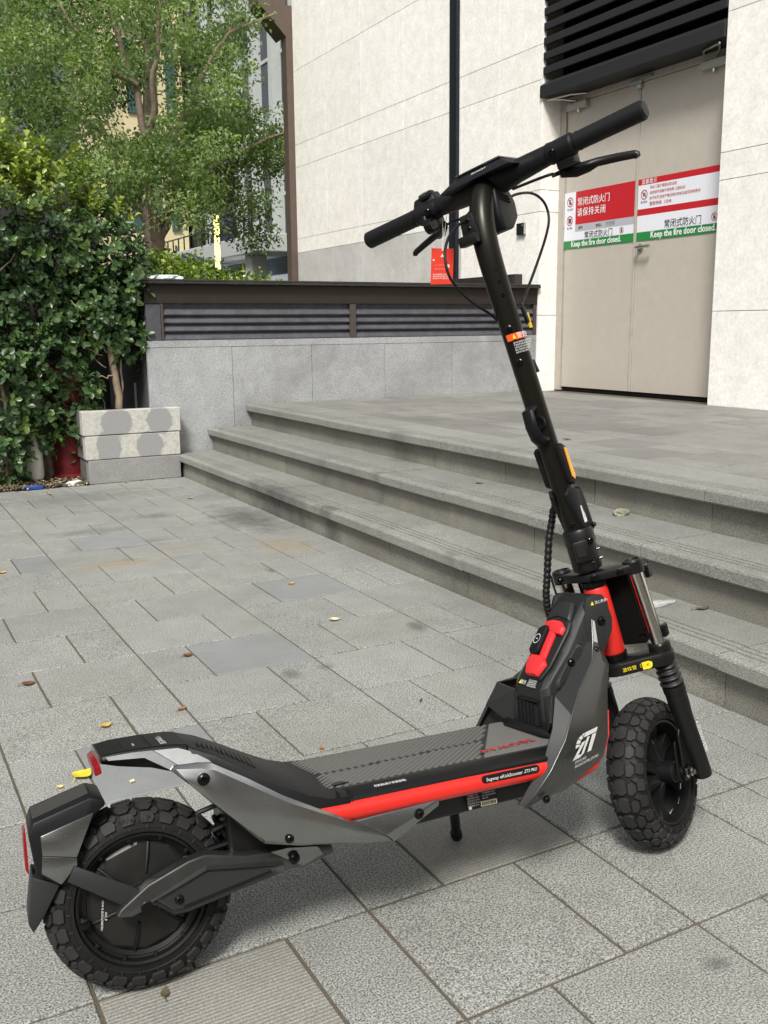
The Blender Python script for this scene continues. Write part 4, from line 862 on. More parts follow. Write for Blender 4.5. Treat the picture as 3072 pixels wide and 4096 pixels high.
M_blk_pl = plain('black_plastic', (0.007, 0.007, 0.008), 0.45, spec=0.3, grain=0.25, gscale=900)
M_blk_sat = plain('satin_black_metal', (0.008, 0.008, 0.008), 0.36, 0.0, spec=0.35)
M_stem = plain('olive_black_anodised', (0.024, 0.0235, 0.019), 0.33, 0.75, spec=0.3)
M_gun = plain('gunmetal_paint', (0.115, 0.117, 0.112), 0.30, 0.85, coat=0.15, dirt=0.06)
M_gund = plain('dark_gunmetal_paint', (0.032, 0.033, 0.033), 0.5, 0.35, spec=0.3)
M_sil = plain('silver_grey_paint', (0.27, 0.275, 0.27), 0.24, 0.92, coat=0.2, dirt=0.05)
M_rub = plain('deck_rubber', (0.115, 0.112, 0.104), 0.7, grain=0.3, gscale=600)
M_tyre = plain('tyre_rubber', (0.010, 0.010, 0.010), 0.6, spec=0.25, dirt=0.3)
M_tyre2 = plain('tread_rubber', (0.024, 0.024, 0.023), 0.62, spec=0.3, dirt=0.35)
M_redp = plain('red_frame_paint', (0.62, 0.022, 0.015), 0.38, coat=0.2)
M_redl = plain('red_latch_plastic', (0.68, 0.03, 0.035), 0.42)
M_chr = plain('chrome_tube', (0.62, 0.61, 0.58), 0.12, 1.0)
M_bolt = plain('black_bolt', (0.02, 0.02, 0.02), 0.2, 0.8)
M_tail = plain('red_lens', (0.22, 0.003, 0.006), 0.25)
M_amb = plain('amber_reflector', (0.75, 0.33, 0.01), 0.12, coat=1.0, emis=None)
M_prw = plain('printed_white', (0.72, 0.72, 0.70), 0.5)
M_yel2 = plain('printed_yellow', (0.75, 0.62, 0.02), 0.5)
M_lab = plain('label_black', (0.008, 0.008, 0.008), 0.35)
M_cable = plain('cable_black', (0.008, 0.008, 0.008), 0.45, spec=0.3)
M_scr = plain('display_glass', (0.01, 0.01, 0.012), 0.08, coat=1.0)

def P(s, t, z): return Vector((s, t, z))
def bolt(c, n, r=0.008, par=sc):
    n = Vector(n).normalized(); u_ = n.orthogonal().normalized(); w_ = n.cross(u_)
    m = MB().lathe([(r * 1.25, -0.001), (r * 1.25, 0.0006), (r, 0.0012), (r * 0.95, 0.003), (r * 0.7, 0.0042), (r * 0.42, 0.0042), (r * 0.40, 0.0015)], c, n, 16)
    return m.build('bolt', M_bolt, par, smooth=35)
def plate(name, pts, off, mat, bev=0.003, par=sc, smooth=30, seg=2, bang=28):
    """flat or softly folded plate from an outline; triangulated about its centroid when folded"""
    return MB().prism(pts, off).build(name, mat, par, smooth=smooth, bevel=bev, seg=seg, bang=bang)
def grid_strip(rows, thick, name, mat, par=sc, bev=0.0, smooth=35, bang=28):
    """rows: list of equal-length point rows -> closed sheet with thickness vector"""
    n, m_ = len(rows), len(rows[0]); T = Vector(thick)
    V = [Vector(p) for r in rows for p in r]; V2 = [v + T for v in V]; o = len(V); F = []
    for i in range(n - 1):
        for j in range(m_ - 1):
            a, b_, c, d = i * m_ + j, i * m_ + j + 1, (i + 1) * m_ + j + 1, (i + 1) * m_ + j
            F += [(a, b_, c, d), (o + d, o + c, o + b_, o + a)]
    ed = [(j, j + 1) for j in range(m_ - 1)] + [(i * m_ + m_ - 1, (i + 1) * m_ + m_ - 1) for i in range(n - 1)] + [((n - 1) * m_ + j + 1, (n - 1) * m_ + j) for j in reversed(range(m_ - 1))] + [((i + 1) * m_, i * m_) for i in reversed(range(n - 1))]
    F += [(a, o + a, o + b_, b_) for a, b_ in ed]
    return MB().add(V + V2, F).build(name, mat, par, smooth=smooth, bevel=bev, bang=bang)

# ------------------------------------------------------------------ wheels
TR = 0.1392
def tyre_parts(c, ax, fw, par):
    """c centre, ax axle direction (towards viewer side), fw forward direction"""
    ax = Vector(ax).normalized(); fw = (Vector(fw) - ax * Vector(fw).dot(ax)).normalized(); up = ax.cross(fw)
    def wp(th, r, h): return c + (fw * math.cos(th) + up * math.sin(th)) * r + ax * h
    mr = 0.0355; R0 = TR - 0.0038 - mr
    prof = [(0.094, -0.024), (0.0985, -0.0315)]
    for k in range(-8, 9):
        a = R(k * 11.6); prof.append((R0 + mr * math.cos(a), mr * 0.99 * math.sin(a)))
    prof += [(0.0985, 0.0315), (0.094, 0.024)]
    ty = MB().lathe(prof, c, ax, 96, closed=True, ref=fw).build('tyre', M_tyre, par, smooth=50)
    MB().lathe([(0.1035, 0.0345), (0.1050, 0.0356), (0.1065, 0.0350)], c, ax, 96, closed=True).build('sidewall_ring', M_tyre, par, smooth=50)
    def tp(th, ph, lift): return wp(th, R0 + (mr + lift) * math.cos(ph), (mr + lift) * math.sin(ph))
    NB = 26; PT = 2 * math.pi / NB; m = MB()
    def block(poly, th0, lift=0.0045):
        n = len(poly); V = []
        cx = sum(p[0] for p in poly) / n; cy = sum(p[1] for p in poly) / n
        for (lf, sh) in ((-0.0012, 1.0), (lift * 0.8, 0.995), (lift, 0.94)):
            for (t_, p_) in poly: V.append(tp(th0 + (cx + (t_ - cx) * sh) * PT, R(cy + (p_ - cy) * sh), lf))
        V.append(tp(th0 + cx * PT, R(cy), lift)); F = []
        for q in (0, 1):
            F += [(q * n + i, q * n + (i + 1) % n, (q + 1) * n + (i + 1) % n, (q + 1) * n + i) for i in range(n)]
        F += [(2 * n + i, 2 * n + (i + 1) % n, 3 * n) for i in range(n)]
        m.add(V, F)
    for i in range(NB):
        t0 = i * PT
        block([(-.34, -17), (-.46, -6), (-.46, 6), (-.34, 17), (.26, 17), (.40, 6), (.40, -6), (.26, -17)], t0)          # centre lug
        for s_ in (-1, 1):
            block([(-.16, 20 * s_), (-.30, 31 * s_), (-.14, 42 * s_), (.24, 42 * s_), (.44, 31 * s_), (.40, 20 * s_)], t0)    # side lug
            block([(.56, 33 * s_), (.40, 43 * s_), (.50, 53 * s_), (.62, 53 * s_), (.76, 43 * s_)], t0, 0.0042)               # small diamond
            block([(-.34, 46 * s_), (-.44, 60 * s_), (-.36, 71 * s_), (.26, 71 * s_), (.32, 60 * s_), (.24, 46 * s_)], t0, 0.0036)   # shoulder lug
            block([(-.10, 74 * s_), (-.10, 86 * s_), (-.02, 86 * s_), (-.02, 74 * s_)], t0, 0.0015)
    tb = m.build('tread_blocks', M_tyre2, ty, smooth=25, kind='stuff')
    return wp, up, fw, ax
# rear wheel
rc = P(0, 0, TR)
rw = MB().lathe([(0.094, -0.025), (0.098, -0.027), (0.09, -0.02), (0.082, 0.0), (0.09, 0.02), (0.0975, 0.0285), (0.0955, 0.0315), (0.0915, 0.0300), (0.0895, 0.020), (0.080, 0.016), (0.078, -0.018)], rc, (0, -1, 0), 72, closed=True).build('rear_wheel', M_blk_sat, sc, smooth=40)
wp, *_ = tyre_parts(rc, (0, -1, 0), (1, 0, 0), rw)
m = MB().lathe([(0.084, -0.03), (0.084, 0.010), (0.0825, 0.0150), (0.077, 0.0185), (0.05, 0.0250), (0.026, 0.0275), (0.024, 0.031), (0.012, 0.031), (0.011, 0.038)], rc, (0, -1, 0), 10).build('motor_cover', plain('motor_black', (0.022, 0.022, 0.020), 0.36, 0.4, dirt=0.1), rw, smooth=10)
MB().lathe([(0.0895, 0.012), (0.0895, 0.0185), (0.0865, 0.0195), (0.0855, 0.012)], rc, (0, -1, 0), 64, closed=True).build('motor_ring', M_blk_sat, rw, smooth=35)
for k in range(6):
    th = R(18 + 60 * k); a, b_ = wp(th, 0.036, 0.0275), wp(th, 0.079, 0.0175)
    MB().tube([a, wp(th, 0.06, 0.0240), b_], [0.0022, 0.0032, 0.0026], 8).build('rib', M_blk_pl, rw, smooth=40)
for k in range(12):
    th = R(8 + 30 * k); d_ = (wp(th, 1, 0) - wp(th, 0, 0)); MB().obox(wp(th, 0.0895, 0.025), d_, Vector((0, 1, 0)), d_.cross(Vector((0, 1, 0))), 0.004, 0.0035, 0.0025).build('rim_tab', M_blk_sat, rw, bevel=0.0006)
MB().lathe([(0.008, 0), (0.008, 0.012), (0.004, 0.014)], wp(R(192), 0.0865, 0.020), (0, -1, 0), 10).build('tyre_valve', M_bolt, rw, smooth=40)
text_mesh('lettering', 'N2438GSC0187 R 46.8V', 0.0042, P(-0.0600, -0.0255, 0.105), (0.12, 0, 1), (-1, 0, 0.12), M_prw, rw)
text_mesh('lettering', '650W', 0.0048, P(-0.0530, -0.0262, 0.118), (0.12, 0, 1), (-1, 0, 0.12), M_prw, rw)
text_mesh('lettering', '70/65-7.0', 0.013, P(0.0, -0.0362, 0.2535), (1, 0, -0.08), (0.05, 0, 1), M_tyre2, rw, 'CENTER', spacing=1.3)
# front wheel
AX = -LL_
fc = S(0.0188, 0, 0.1377)
fw_ = MB().lathe([(0.094, -0.025), (0.0975, -0.0285), (0.0955, -0.0315), (0.0915, -0.030), (0.087, -0.012), (0.087, 0.012), (0.0915, 0.030), (0.0955, 0.0315), (0.0975, 0.0285), (0.094, 0.025)], fc, AX, 72, closed=True).build('front_wheel', M_blk_sat, sc, smooth=40)
wpf, *_ = tyre_parts(fc, AX, FF, fw_)
MB().lathe([(0.0195, -0.03), (0.0195, 0.044), (0.017, 0.046), (0.017, 0.050), (0.009, 0.050), (0.009, 0.064)], fc, AX, 24).build('hub', M_blk_pl, fw_, smooth=40)
for k in range(6):
    th = R(20 + 60 * k)
    rad = (wpf(th, 1, 0) - fc).normalized(); tan = rad.cross(AX).normalized()
    m = MB(); pts = []
    for (r_, w_, h_) in ((0.016, 0.011, 0.012), (0.045, 0.0075, -0.001), (0.074, 0.010, -0.002), (0.0885, 0.018, 0.002)):
        pts.append((r_, w_, h_))
    L_ = [fc + rad * r_ + tan * w_ + AX * (h_ + 0.008) for r_, w_, h_ in pts] + [fc + rad * r_ - tan * w_ + AX * (h_ + 0.008) for r_, w_, h_ in reversed(pts)]
    m.prism(L_, -AX * 0.020); m.build('spoke', M_blk_sat, fw_, bevel=0.002, smooth=30)
br_d = MB().lathe([(0.060, -0.0335), (0.060, -0.0315), (0.044, -0.0315), (0.044, -0.0335)], fc, AX, 48, closed=True).build('brake_disc', M_steel, fw_, smooth=30)
for k in range(4):
    th = R(45 + 90 * k); MB().tube([wpf(th, 0.018, -0.0325), wpf(th + .3, 0.047, -0.0325)], 0.003, 6).build('disc_arm', M_steel, br_d)
for th, h in ((255, 0.02), (285, 0.02), (310, 0.018)):
    a = wpf(R(th), 0.078, h); MB().tube([a, wpf(R(th + 6), 0.070, h + 0.004), wpf(R(th + 11), 0.078, h)], 0.0015, 6).build('rim_web', M_chr, fw_)

# ------------------------------------------------------------------ rear fender
def mir(o, name=None):
    """mirror copy of a part to the far side of the scooter"""
    me = o.data.copy()
    for v in me.vertices: v.co.y = -v.co.y
    me.flip_normals(); q = bpy.data.objects.new(name or o.name, me); COL.objects.link(q); q.parent = o.parent
    if 'base' in o.keys(): q['base'] = list(o['base'])
    return q
fe = plate('rear_fender', [P(-0.143, -0.050, 0.285), P(-0.062, -0.050, 0.306), P(-0.044, -0.050, 0.299), P(-0.042, -0.050, 0.290), P(-0.057, -0.050, 0.281), P(-0.086, -0.050, 0.231), P(-0.092, -0.050, 0.210), P(-0.114, -0.050, 0.190), P(-0.144, -0.050, 0.212), P(-0.150, -0.050, 0.268)], (0, 0.100, 0), M_blk_pl, 0.004)
sp = MB().prism([P(-0.134, -0.0525, 0.265), P(-0.060, -0.0525, 0.284), P(-0.088, -0.0535, 0.226), P(-0.134, -0.0545, 0.238)], (0, 0.003, 0)).prism([P(-0.134, -0.0545, 0.2375), P(-0.088, -0.0535, 0.2255), P(-0.0885, -0.0525, 0.214), P(-0.112, -0.0525, 0.192), P(-0.137, -0.0525, 0.213)], (0, 0.003, 0)).build('side_plate', M_sil, fe, bevel=0.0012, smooth=25); mir(sp)
for k in range(9):
    t = -0.028 + 0.007 * k
    MB().prism([P(-0.142, t, 0.2875), P(-0.064, t, 0.3085), P(-0.064, t, 0.3065), P(-0.142, t, 0.2855)], (0, 0.0035, 0)).build('fender_rib', plain('rib_grey', (0.05, 0.05, 0.048), 0.5) if k == 0 else bpy.data.materials['rib_grey'], fe)
MB().prism([P(-0.1525, -0.03, 0.266), P(-0.1565, -0.028, 0.262), P(-0.157, -0.028, 0.214), P(-0.1525, -0.03, 0.208)], (0, 0.06, 0)).build('tail_reflector', M_tail, fe, bevel=0.0015, smooth=30)
plate('mud_flap', [P(-0.149, -0.036, 0.206), P(-0.160, -0.030, 0.140), P(-0.154, -0.028, 0.124), P(-0.139, -0.034, 0.144), P(-0.113, -0.042, 0.189)], (0, 0.07, 0), M_gund, 0.003, fe)
for t, tt in ((-0.055, 0.006), (0.049, 0.006)):
    plate('fender_strut', [P(-0.092, t, 0.2145), P(0.000, t - 0.004 * (1 if t < 0 else -1), 0.159), P(-0.028, t - 0.004 * (1 if t < 0 else -1), 0.142), P(-0.104, t, 0.1945)], (0, tt, 0), M_gund, 0.0015)
# ------------------------------------------------------------------ swing arms
outl = [(-0.044, 0.134), (-0.036, 0.144), (0.004, 0.170), (0.064, 0.191), (0.090, 0.195), (0.150, 0.181), (0.190, 0.177), (0.214, 0.182), (0.286, 0.170), (0.290, 0.154), (0.239, 0.143), (0.195, 0.144), (0.060, 0.119), (0.040, 0.119), (0.012, 0.139), (-0.022, 0.129)]
arm_m = MB()
arm_m.prism([P(a, -0.070, z) for a, z in outl], (0, 0.028, 0))
arm = arm_m.build('swing_arm', M_gun, sc, bevel=0.004, smooth=28, seg=3)
rim_ = [(-0.030, 0.135), (0.012, 0.167), (0.088, 0.184), (0.190, 0.168), (0.232, 0.162), (0.195, 0.150), (0.062, 0.124), (0.042, 0.124), (0.014, 0.144)]
# raised border around the triangular recess
inn = [(0.020, 0.1445), (0.091, 0.1700), (0.186, 0.1520), (0.187, 0.1480), (0.051, 0.1250), (0.040, 0.1265)]
mbord = MB(); outr = [(0.006, 0.148), (0.089, 0.1795), (0.205, 0.1600), (0.205, 0.1450), (0.056, 0.1185), (0.036, 0.1185)]
V = [P(a, -0.0705, z) for a, z in outr] + [P(a, -0.0765, (z + w) / 2) for (a, z), (_, w) in zip(outr, inn)] + [P(a, -0.0665, z) for a, z in inn]
mbord.add(V, [(i, (i + 1) % 6, 6 + (i + 1) % 6, 6 + i) for i in range(6)] + [(6 + i, 6 + (i + 1) % 6, 12 + (i + 1) % 6, 12 + i) for i in range(6)])
mbord.build('recess_border', M_gun, arm, smooth=20)
MB().prism([P(a, -0.0715, z) for a, z in inn], (0, 0.002, 0)).build('recess_panel', M_gund, arm)
MB().prism([P(0.052, -0.0722, 0.1258), P(0.186, -0.0722, 0.1486), P(0.186, -0.0722, 0.1515), P(0.052, -0.0722, 0.1300)], (0, 0.0008, 0)).build('recess_slot', M_blk_sat, arm)
MB().prism([P(0.186, -0.071, 0.178), P(0.214, -0.0775, 0.1805), P(0.262, -0.0775, 0.1730), P(0.272, -0.071, 0.1560), P(0.236, -0.071, 0.1450)], (0, 0.008, 0)).build('pivot_boss', M_sil, arm, bevel=0.003, smooth=25)
mir(arm)
bolt(P(0.046, -0.0725, 0.1405), (0, -1, 0), 0.0055, arm); bolt(P(0.222, -0.0785, 0.163), (0, -1, 0), 0.007, arm)
MB().tube([P(0.0, -0.075, TR), P(0.0, 0.075, TR)], 0.009, 16).build('rear_axle', M_bolt, sc, smooth=40)
# suspension
sh_ = MB().tube([P(0.085, 0.0, 0.175), P(0.185, 0.0, 0.235)], 0.016, 16).tube([P(0.06, 0, 0.16), P(0.09, 0, 0.178)], 0.022, 14).build('shock_absorber', M_bolt, sc, smooth=40)
sp_pts = []
for k in range(97):
    a = k / 96; th = 2 * math.pi * 6 * a; d = Vector((0.857, 0, 0.514)); n2 = Vector((-0.514, 0, 0.857))
    sp_pts.append(P(0.098, -0.0, 0.182) + d * (0.085 * a) + n2 * (0.026 * math.cos(th)) + Vector((0, 1, 0)) * (0.026 * math.sin(th)))
MB().tube(sp_pts, 0.0042, 8).build('coil_spring', M_bolt, sh_, smooth=60)
for (s0, z0, s1, z1, t) in ((0.11, 0.215, 0.17, 0.232, -0.03), (0.10, 0.19, 0.19, 0.20, -0.035), (0.12, 0.175, 0.2, 0.18, -0.02)):
    MB().tube([P(s0, t, z0), P(s1, t, z1)], 0.006, 8).build('linkage', M_bolt, sc, smooth=40)
MB().tube([P(0.09, -0.04, 0.25), P(0.14, -0.045, 0.262)], 0.004, 8).build('cable_stub', M_cable, sc)
MB().box(P(0.13, -0.05, 0.17), P(0.27, 0.05, 0.25)).build('frame_yoke', M_blk_sat, sc, bevel=0.006)

# ------------------------------------------------------------------ tail, deck
def prof_strip(pr, name, mat, thick, par=sc, cols=None, smooth=30, bev=0.0):
    rows = [[P(s, c * w, z) for c in (cols or (-1, -0.9, 0.9, 1))] for (s, w, z) in pr]
    return grid_strip(rows, thick, name, mat, par, smooth=smooth, bev=bev)
tail = MB()
T1 = [(-0.044, 0.049, 0.3600), (-0.02, 0.051, 0.3625), (0.028, 0.053, 0.3620), (0.060, 0.055, 0.3600), (0.080, 0.057, 0.3570)]
rows = [[P(s, -w - 0.003, z - 0.006), P(s, -w, z), P(s, w, z), P(s, w + 0.003, z - 0.006), P(s, w - 0.010, z - (0.012 + 0.010 * i)), P(s, -w + 0.010, z - (0.012 + 0.010 * i))] for i, (s, w, z) in enumerate(T1)]
V = [q for r in rows for q in r]; n6 = 6
tail.add(V, [(i * n6 + j, i * n6 + (j + 1) % n6, (i + 1) * n6 + (j + 1) % n6, (i + 1) * n6 + j) for i in range(len(T1) - 1) for j in range(n6)] + [tuple(range(n6)), tuple((len(T1) - 1) * n6 + j for j in reversed(range(n6)))])
tl = tail.build('tail_block', M_blk_pl, sc, bevel=0.0015, smooth=25)
trm = MB().prism([P(-0.037, -0.0545, 0.3595), P(-0.034, -0.0565, 0.3545), P(0.016, -0.060, 0.3505), P(0.050, -0.0700, 0.3290), P(0.0690, -0.0720, 0.3275), P(0.0288, -0.0575, 0.3585), P(0.0, -0.0555, 0.3600)], (0, 0.004, -0.001)).build('tail_trim', M_sil, tl, smooth=25); mir(trm)
prof_strip([(s, w * 0.97, z + 0.0012) for s, w, z in T1], 'tail_pad', M_blk_pl, (0, 0, -0.001), tl, cols=(-1, 0, 1))
MB().prism([P(-0.046, -0.058, 0.352), P(-0.055, -0.050, 0.347), P(-0.055, 0.050, 0.347), P(-0.046, 0.058, 0.352)], (0.002, 0, -0.014)).build('tail_light', M_tail, tl, bevel=0.002, smooth=30)
MB().box(P(-0.0462, -0.056, 0.3525), P(-0.0440, 0.050, 0.3615)).build('light_bezel', M_sil, tl)
MB().box(P(-0.010, -0.030, 0.3636), P(-0.0096, 0.030, 0.3645)).box(P(0.0285, -0.048, 0.3632), P(0.0295, 0.048, 0.3645)).build('seam', M_void, tl)
text_mesh('lettering', 'SEGWAY', 0.013, P(0.052, -0.060 + 0.012, 0.3622), (0, 1, 0), (-1, 0, 0.05), M_prw, tl, lift=0.001)
text_mesh('lettering', '▱', 0.011, P(0.052, 0.004, 0.3622), (0, 1, 0), (-1, 0, 0.05), M_prw, tl, lift=0.001)
text_mesh('lettering', 'ninebot', 0.006, P(0.008, -0.033, 0.3637), (0, 1, 0), (-1, 0, 0), M_prw, tl, lift=0.001)
# rear upsweep of the deck
U = [(0.080, 0.060, 0.3565), (0.115, 0.072, 0.3430), (0.160, 0.088, 0.3180), (0.205, 0.100, 0.2920), (0.240, 0.106, 0.2740), (0.270, 0.108, 0.2640), (0.300, 0.108, 0.2615)]
sk = [0.004, 0.010, 0.018, 0.022, 0.023, 0.023, 0.023]
rows = [[P(s, -w - q - 0.004, z - 0.008 - q), P(s, -w - q, z - 0.0015 - q * 0.25), P(s, -w, z), P(s, 0, z + 0.001), P(s, w, z), P(s, w + q, z - 0.0015 - q * 0.25), P(s, w + q + 0.004, z - 0.008 - q)] for (s, w, z), q in zip(U, sk)]
grid_strip(rows, (0.004, 0, -0.012), 'deck_upsweep', M_blk_pl, sc, smooth=30)
sho = MB().prism([P(0.0305, -0.0580, 0.3582), P(0.066, -0.0605, 0.3560), P(0.086, -0.0680, 0.3480), P(0.104, -0.0780, 0.3365), P(0.110, -0.0860, 0.3300), P(0.090, -0.0850, 0.3310), P(0.0705, -0.0760, 0.3275)], (0, 0.006, -0.002)).build('tail_shoulder', M_sil, sc, smooth=30); mir(sho)
ds = MB()
for k in range(12):   # ribbed pads on the upsweep
    f = k / 11; s0 = 0.098 + 0.075 * f; z0 = 0.3545 - 0.040 * f
    w = 0.030 + 0.03 * f
    ds.prism([P(s0, -w - 0.02, z0 - 0.0025), P(s0 + 0.0028, -w - 0.02, z0 - 0.0040), P(s0 + 0.0075, -0.012, z0 - 0.0035), P(s0 + 0.0050, -0.012, z0 - 0.0020)], (0, 0, 0.0020))
ds.build('upsweep_ribs', M_gund, sc, kind='stuff')
# deck
deck = MB().prism([P(0.286, -0.130, 0.249), P(0.286, -0.108, 0.2605), P(0.286, 0.108, 0.2605), P(0.286, 0.130, 0.249), P(0.286, 0.130, 0.240), P(0.286, -0.130, 0.240)], (0.414, 0, 0)).build('deck', M_blk_sat, sc, bevel=0.004, smooth=30)
MB().box(P(0.3045, -0.1315, 0.241), P(0.3055, -0.106, 0.262)).box(P(0.286, -0.1315, 0.241), P(0.2870, -0.106, 0.262)).build('deck_seam', M_void, deck)
mat_ = MB().box(P(0.262, -0.1055, 0.2595), P(0.700, 0.1055, 0.2618)).build('deck_mat', plain('mat_groove', (0.020, 0.020, 0.019), 0.8), deck, bevel=0.0008, seg=1)
rb = MB()
def clipx(s, t): return s
def rib(a, b_, w=0.0022, h=0.0019):
    a, b_ = Vector(a), Vector(b_); d = (b_ - a); L_ = d.length
    if L_ < 0.004: return
    d.normalize(); n_ = Vector((-d.y, d.x, 0))
    rb.add([a - n_ * w, b_ - n_ * w, b_ + n_ * w, a + n_ * w, a - n_ * w * .6 + Vector((0, 0, h)), b_ - n_ * w * .6 + Vector((0, 0, h)), b_ + n_ * w * .6 + Vector((0, 0, h)), a + n_ * w * .6 + Vector((0, 0, h))],
           [(4, 5, 6, 7), (0, 1, 5, 4), (1, 2, 6, 5), (2, 3, 7, 6), (3, 0, 4, 7)])
Zm = 0.2617; FE = lambda t: 0.545 + 0.0 + (t + 0.10) * 0.60     # boundary between the diagonal and the fine ribs
pitch = 0.0128
for k in range(-30, 60):
    c0 = 0.255 + pitch * k
    # diagonal ribs: from near edge to far edge, slanting forward
    p0, p1 = Vector((c0, -0.100, Zm)), Vector((c0 + 0.20, 0.100, Zm))
    seg_ = []
    for q in range(41):
        v_ = p0.lerp(p1, q / 40)
        ok = 0.275 < v_.x < FE(v_.y) - 0.004 and not (abs(v_.y + 0.005 - (v_.x - 0.44) * 0.05) < 0.003)
        seg_.append((v_, ok))
    st0 = None
    for v_, ok in seg_ + [(None, False)]:
        if ok and st0 is None: st0 = v_; last = v_
        elif ok: last = v_
        elif st0 is not None: rib(st0, last, 0.0038); st0 = None
for k in range(40):
    t = -0.100 + 0.0060 * k
    if t > 0.100: break
    rib((FE(t) + 0.004, t, Zm), (0.694, t, Zm), 0.0019)
rb.build('mat_ribs', M_rub, mat_, kind='stuff')
text_mesh('lettering', 'SEGWAY', 0.024, P(0.662, -0.058, 0.2640), (-1, -0.08, 0), (0.15, -1, 0), plain('deck_red_print', (0.45, 0.03, 0.03), 0.6), mat_, lift=0.0012, spacing=1.2, bold=0.03)
MB().prism([P(0.288, -0.096, 0.2640), P(0.315, -0.094, 0.2640), P(0.306, -0.080, 0.2640), P(0.290, -0.083, 0.2640)], (0, 0, 0.0015)).build('charge_mark', M_bolt, mat_)
text_mesh('lettering', '可拆卸(用于安装座椅)', 0.0056, P(0.345, -0.122, 0.2553), (1, 0, 0), (0, 0.9, 0.45), M_prw, deck, lift=0.003, bold=0.0)
bar = MB().tube([P(0.694, 0.070, 0.2665), P(0.688, 0.064, 0.270), P(0.688, -0.064, 0.270), P(0.697, -0.078, 0.2665)], 0.0085, 12).build('deck_end_bar', M_blk_pl, sc, smooth=50)
# red frame tubes
for sg in (-1, 1):
    ft = MB().tube([P(0.235, 0.124 * sg, 0.234), P(0.30, 0.124 * sg, 0.232), P(0.50, 0.124 * sg, 0.2315), P(0.675, 0.120 * sg, 0.2300)], 0.0152, 24).build('frame_tube', M_redp, sc, smooth=50)
    lb = MB().tube([P(0.668, 0.096 * sg, 0.186), P(0.72, 0.098 * sg, 0.199), P(0.757, 0.097 * sg, 0.212), P(0.777, 0.094 * sg, 0.232), P(0.786, 0.084 * sg, 0.262), P(0.795, 0.072 * sg, 0.305), P(0.806, 0.055 * sg, 0.36)], 0.0100, 18).build('lower_frame_tube', M_redp, sc, smooth=50)
    if sg < 0:
        near_tube = ft
        MB().lathe([(0.006, 0.0006), (0.006, -0.002)], P(0.668, -0.096, 0.186), (-0.95, 0, -0.25), 14).build('tube_mouth', M_void, lb)
        MB().prism([P(0.592, -0.124, 0.2235), P(0.655, -0.124, 0.2235), P(0.655, -0.124, 0.2175), P(0.592, -0.124, 0.2175)], (0, 0.02, -0.001)).build('frame_gusset', M_redp, sc, bevel=0.001)
# pill badge on the tube
bd = MB(); seg = 10; ring = []
for k in range(seg + 1):
    a = math.pi / 2 + math.pi * k / seg; ring.append((0.528 + 0.0062 * math.cos(a), 0.0062 * math.sin(a)))
for k in range(seg + 1):
    a = -math.pi / 2 + math.pi * k / seg; ring.append((0.622 + 0.0062 * math.cos(a), 0.0062 * math.sin(a)))
bd.prism([P(a, -0.1388, 0.2375 + b_) for a, b_ in ring], (0, 0.004, 0)); bdg = bd.build('badge', M_lab, near_tube, bevel=0.0006)
text_mesh('lettering', 'Segway eKickScooter', 0.0077, P(0.529, -0.1388, 0.2348), (1, 0, 0), (0, 0, 1), M_prw, near_tube, lift=0.0006)
text_mesh('lettering', 'ZT3 PRO', 0.0072, P(0.5985, -0.1388, 0.2352), (0.85, 0, 0), (0.25, 0, 1), M_prw, near_tube, lift=0.0006)
# battery case
bc = MB().prism([P(0.265, -0.088, 0.238), P(0.655, -0.088, 0.238), P(0.672, -0.088, 0.205), P(0.672, -0.080, 0.184), P(0.660, -0.074, 0.1745), P(0.30, -0.074, 0.1665), P(0.265, -0.080, 0.178)], (0, 0.168, 0)).build('battery_case', M_gund, sc, bevel=0.004, smooth=30)
rl = MB().box(P(0.515, -0.0892, 0.1785), P(0.573, -0.087, 0.2085)).build('rating_label', M_lab, bc)
q2 = MB().box(P(0.541, -0.0896, 0.1800), P(0.571, -0.0892, 0.1885)).build('barcode_patch', plain('label_cream', (0.6, 0.58, 0.42), 0.6), rl)
bcd = MB(); xx = 0.543
while xx < 0.569: w_ = rnd.choice((0.0004, 0.0008, 0.0012)); bcd.box(P(xx, -0.0899, 0.1810), P(xx + w_, -0.0896, 0.1865)); xx += w_ + rnd.choice((0.0005, 0.0009))
bcd.build('barcode', M_ink, rl)
for k in range(6):
    text_mesh('lettering', ['产品名称 电动滑板车', '产品型号 ZT3', '额定电压 46.8V', '额定功率 650W', '最高车速 25km/h', '防护等级 IPX5'][k], 0.0033, P(0.517, -0.0893, 0.2045 - 0.0042 * k), (1, 0, 0), (0, 0, 1), M_prw, rl, lift=0.0003)
    if k < 4: text_mesh('lettering', ['使用前请仔细阅读', '产品说明书 GB/T', 'SN: N5GAE2438C', '2024.09'][k], 0.0034, P(0.544, -0.0893, 0.2045 - 0.0042 * k), (1, 0, 0), (0, 0, 1), M_prw, rl, lift=0.0003)
MB().lathe([(0.0030, 0.0002), (0.0030, 0.0005)], P(0.521, -0.0892, 0.1818), (0, -1, 0), 16).build('round_mark', M_prw, rl)
# kickstand on the far side
MB().tube([P(0.560, 0.055, 0.19), P(0.585, 0.11, 0.120), P(0.613, 0.168, 0.050)], 0.0095, 10).tube([P(0.611, 0.165, 0.054), P(0.616, 0.174, 0.044)], 0.0115, 10).build('kickstand', M_blk_sat, sc, smooth=40)

